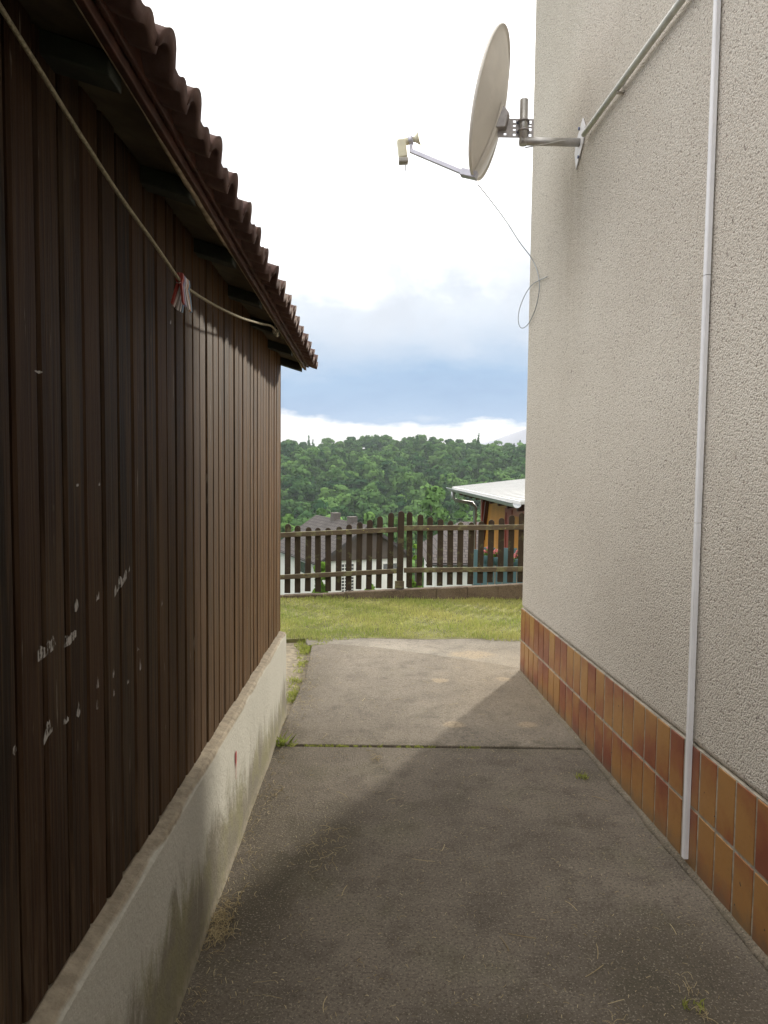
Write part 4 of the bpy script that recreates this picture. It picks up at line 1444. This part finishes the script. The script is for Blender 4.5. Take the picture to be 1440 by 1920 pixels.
obj('verge_board', MB().obox((-HWd - 0.1, -0.29, ze - 0.14), (0, -0.29, zr - 0.08), 0.06, 0.2), M['verge'], hA)
obj('verge_board', MB().obox((HWd + 0.1, -0.29, ze - 0.14), (0, -0.29, zr - 0.08), 0.06, 0.2), M['verge'], hA)
for (yy, w, h) in ((6.2, 0.70, 0.42), (2.7, 0.62, 0.34)):
    obj('chimney', MB().box((-0.30, yy, zr - 0.4), (0.30, yy + w, zr + h)).box((-0.33, yy - 0.03, zr + h + 0.002), (0.33, yy + w + 0.03, zr + h + 0.05)), M['chimney'], rf)
obj('eave_gutter', MB().tube([(-HWd - 0.17, -0.2, ze - 0.14), (-HWd - 0.17, LEN, ze - 0.14)], 0.07, 8), M['verge'], hA)
def win(parent, x0, x1, z0, z1, y, nx_, nz_, bar=0.04):
    f_ = MB().box((x0 - 0.06, y - 0.04, z0 - 0.06), (x1 + 0.06, y - 0.005, z0)).box((x0 - 0.06, y - 0.04, z1), (x1 + 0.06, y - 0.005, z1 + 0.06)).box((x0 - 0.06, y - 0.04, z0), (x0, y - 0.005, z1)).box((x1, y - 0.04, z0), (x1 + 0.06, y - 0.005, z1))
    for i in range(1, nx_):
        xx = x0 + (x1 - x0) * i / nx_
        f_.box((xx - bar / 2, y - 0.03, z0), (xx + bar / 2, y - 0.012, z1))
    for i in range(1, nz_):
        zz = z0 + (z1 - z0) * i / nz_
        f_.box((x0, y - 0.034, zz - bar / 2), (x1, y - 0.011, zz + bar / 2))
    w_ = obj('window', f_, M['hw_white'], parent)
    obj('pane', MB().box((x0, y - 0.02, z0), (x1, y - 0.002, z1)), M['glass'], w_)
def hA_x(px_):
    """x along the gable wall where the photo shows pixel column px_"""
    d = ray(px_, 1070)
    inv = hA.matrix_basis.inverted()
    c0, d0 = inv @ Vector((0, 0, EYE)), inv.to_3x3() @ d
    t = (0.3 - c0.y) / d0.y
    return (c0 + d0 * t).x, (c0 + d0 * t).z
def hA_z(px_, py_):
    d = ray(px_, py_)
    inv = hA.matrix_basis.inverted()
    c0, d0 = inv @ Vector((0, 0, EYE)), inv.to_3x3() @ d
    t = (0.3 - c0.y) / d0.y
    return (c0 + d0 * t).x, (c0 + d0 * t).z
xa_, za_ = hA_z(640, 1112)
xb_, zb_ = hA_z(663, 1057)
win(hA, xa_, xb_, za_, zb_, 0.3, 4, 9, 0.05)
xa_, za_ = hA_z(718, 1069)
xb_, zb_ = hA_z(744, 1056)
win(hA, xa_, xb_, za_, zb_, 0.3, 2, 1, 0.07)
# small window in the long side wall
wl = MB().box((-HWd + 0.40, 3.9, ze - 1.35), (-HWd + 0.447, 4.9, ze - 0.55))
obj('side_window', wl, M['glass'], hA)

# ------------------------------------------------------------------ house with the hipped roof
YB = 40.0
e0, e1 = at(800, 1056, YB), at(962, 1056, YB)
ze = at(846, 1056, YB).z
hB = empty('hipped_house', (e0.x, YB, -10.2))
tag(hB, 'white walled house with pale brown hipped tile roof behind the right fence panel', 'house')
wB = 13.0
ze_l = ze + 10.2
rise, dpt_ = 1.95, 4.4
obj('wall', MB().box((0.5, 0.45, 0), (wB - 0.5, 2 * dpt_ - 0.45, ze_l - 0.03)), M['hw_white'], hB)
roof_plane('roof', hB, M['roof_b'], (0, 0, ze_l), (wB, 0, ze_l), (wB, dpt_, ze_l + rise), (2.3, dpt_, ze_l + rise))
roof_plane('roof', hB, M['roof_b'], (0, 2 * dpt_, ze_l), (0, 0, ze_l), (2.3, dpt_, ze_l + rise), (2.3, dpt_ + 0.02, ze_l + rise))
roof_plane('roof', hB, M['roof_b'], (wB, 2 * dpt_, ze_l), (0, 2 * dpt_, ze_l), (2.3, dpt_, ze_l + rise), (wB, dpt_, ze_l + rise))
obj('eave_gutter', MB().tube([(-0.05, -0.07, ze_l - 0.1), (wB, -0.07, ze_l - 0.1)], 0.06, 8), M['verge'], hB)

# ------------------------------------------------------------------ orange house on the right
YN, YFAR = 11.6, 19.3
gn, gf_ = at(978, 943.5, YN), at(849, 915.5, YFAR)
zg_ = (gn.z + gf_.z) / 2
hC = empty('orange_house', (gf_.x, YFAR, -4.2), 0)
gdx = (gn.x - gf_.x) / (gn.y - gf_.y)
hC.rotation_euler = (0, 0, -math.atan(gdx))
tag(hC, 'orange boarded house with pale metal roof and red timbers, right of the fence', 'house')
LC = YFAR - YN
zg_l = zg_ + 4.2
RS = 0.118
rw = 5.5
# metal roof with standing ribs
vs_ = [(-0.02, 0.03, zg_l + 0.03), (-0.02, -LC, zg_l + 0.03), (rw, -LC, zg_l + 0.03 + rw * RS), (rw, 0.03, zg_l + 0.03 + rw * RS)]
rC = roof_plane('roof', hC, M['metal_roof'], vs_[0], vs_[1], vs_[2], vs_[3], 0.05)
for k in range(20):
    yy = -0.2 - k * 0.39
    if yy > -LC:
        obj('roof_rib', MB().obox((0.0, yy, zg_l + 0.037), (rw, yy, zg_l + 0.037 + rw * RS), 0.03, 0.022), M['metal_roof'], rC)
# half round gutter: far end high, follows the eave
gsec = [(0.075 * math.cos(t), 0.075 * math.sin(t)) for t in np.linspace(math.pi, 2 * math.pi, 9)]
vs_, fs_ = [], []
for (yy) in (0.12, -LC - 0.02):
    for (a_, b_) in gsec:
        vs_.append((-0.075 + a_, yy, zg_l + 0.0 + b_))
    for (a_, b_) in gsec[::-1]:
        vs_.append((-0.075 + a_ * 0.93, yy, zg_l + 0.0 + b_ * 0.93))
n = 18
fs_ = [tuple(range(n)), tuple(range(2 * n - 1, n - 1, -1))] + [(i, n + i, n + (i + 1) % n, (i + 1) % n) for i in range(n)]
gt = obj('gutter', MB().add(vs_, fs_), M['gutter'], hC)
obj('gutter_lip', MB().tube([(-0.15, 0.12, zg_l + 0.004), (-0.15, -LC - 0.02, zg_l + 0.004)], 0.012, 8), M['gutter'], gt)
wx = 0.72                                   # wall set back under the eave
# downpipe at the far end
dp = [(-0.075, -0.55, zg_l - 0.06), (-0.075, -0.55, zg_l - 0.22), (0.0, -0.55, zg_l - 0.30), (0.42, -0.55, zg_l - 0.36), (0.50, -0.55, zg_l - 0.46), (0.50, -0.55, zg_l - 1.4), (0.50, -0.55, zg_l - 4.0)]
obj('downpipe', MB().tube(dp, 0.048, 10), M['gutter'], hC)
ztop = zg_l + wx * RS - 0.05
obj('wall_core', MB().box((wx + 0.05, -LC + 0.1, 0), (rw - 0.4, -0.6, ztop - 0.16)), M['dark_red'], hC)
kb = 0
yy = -0.62
while yy > -LC + 0.12:                      # vertical orange boards
    obj('wall_board', MB().box((wx + 0.015, yy - 0.125, 0.3), (wx + 0.048, yy - 0.004, ztop - 0.17)), M['orange'], hC)
    yy -= 0.129
obj('corner_post', MB().box((wx - 0.06, -0.62, 0.0), (wx + 0.10, -0.46, ztop - 0.1)), M['red_wood'], hC)
obj('brace', MB().obox((wx - 0.02, -1.25, ztop - 0.12), (wx - 0.02, -0.66, ztop - 1.3), 0.10, 0.12), M['dark_red'], hC)
obj('beam', MB().box((wx - 0.10, -LC + 0.05, ztop - 0.16), (wx + 0.06, -0.40, ztop - 0.06)), M['dark_red'], hC)
obj('frieze_board', MB().box((wx - 0.010, -LC + 0.3, ztop - 0.47), (wx + 0.012, -3.3, ztop - 0.17)), M['pink_wood'], hC)
for k in range(9):
    yy = -0.75 - k * 0.80
    if yy < -LC + 0.1:
        break
    vs_ = []
    obj('rafter_tail', MB().obox((0.06, yy, zg_l - 0.10 + 0.06 * RS), (wx + 0.3, yy, zg_l - 0.10 + (wx + 0.3) * RS), 0.09, 0.13), M['dark_red'], hC)
def c_wall(px_, py_):
    d = ray(px_, py_)
    inv = hC.matrix_basis.inverted()
    c0, d0 = inv @ Vector((0, 0, EYE)), inv.to_3x3() @ d
    t = (wx - c0.x) / d0.x
    return c0 + d0 * t
a_, b_ = c_wall(949, 960), c_wall(962, 960)
dz = a_.z
dr = MB().box((wx - 0.03, a_.y - 0.09, 0.4), (wx + 0.013, a_.y, dz)).box((wx - 0.03, b_.y, 0.4), (wx + 0.013, b_.y + 0.09, dz)).box((wx - 0.03, b_.y, dz), (wx + 0.013, a_.y, dz + 0.09))
door = obj('door_frame', dr, M['red_wood'], hC)
obj('door_leaf', MB().box((wx - 0.012, b_.y + 0.092, 0.4), (wx + 0.012, a_.y - 0.092, dz - 0.002)), M['red_wood'], door)
obj('purlin_end', MB().box((wx - 0.45, -LC + 0.12, zg_l - 0.16), (wx + 0.6, -LC + 0.32, zg_l + 0.0)), M['dark_red'], hC)

# teal board screen with flowers in front of it
YT = 10.9
tl = at(889, 1026, YT)
screen = empty('board_screen', (tl.x, YT, -1.35))
tag(screen, 'low teal painted board screen behind the right end of the fence', 'screen')
zt = tl.z + 1.35
for k in range(11):
    obj('board', MB().box((k * 0.108, 0, 0.03), (k * 0.108 + 0.100, 0.02, zt + random.uniform(-0.01, 0.01) - (0.03 if k % 3 == 0 else 0))), M['teal'], screen)
obj('rail', MB().box((0, 0.0205, zt - 0.2), (1.2, 0.055, zt - 0.12)), M['teal'], screen)
for k, (px_, lab) in enumerate(((913, 'clump of pink blossom on the teal screen nearer the downpipe'), (931, 'clump of pink blossom on the middle of the teal screen'), (968, 'clump of pink blossom on the teal screen nearest the house wall'))):
    c = at(px_, 1036 + k * 3, YT - 0.07)
    fl = empty('flower_clump', c)
    tag(fl, lab, 'flowers', 'blossom on the teal screen')
    cc = rng.normal(size=(9, 3)) * np.array([0.035, 0.02, 0.03])
    q, kk = leaf_cloud(cc, np.full(9, 0.028), 170, 0.028)
    link('petals', quads_mesh('petals', q, rng.random(len(q)), M['flower']), None, fl)
    q, kk = leaf_cloud(cc - np.array([0, 0, 0.04]), np.full(9, 0.03), 120, 0.03)
    link('leaves', quads_mesh('leaves', q, rng.random(len(q)), M['shrub']), None, fl)
    obj('pot', MB().tube([(0, 0, -0.16), (0, 0, -0.05), (0, 0, -0.045)], [0.035, 0.05, 0.05], 10), M['teal'], fl)

# ------------------------------------------------------------------ air
mt = bpy.data.materials.new('haze_air')
mt.use_nodes = True
T = NT(mt.node_tree)
pv = T.n('ShaderNodeVolumePrincipled', ins={'Color': (0.78, 0.86, 0.95, 1), 'Density': 0.00022, 'Anisotropy': 0.2})
T.n('ShaderNodeOutputMaterial', ins={'Volume': pv.outputs[0]})
hz = obj('haze', MB().box((-2200, -2200, -72), (2200, 2200, 130)), mt)
hz['kind'] = 'stuff'
tag(hz, 'thin pale blue haze in the air over the valley', 'haze')
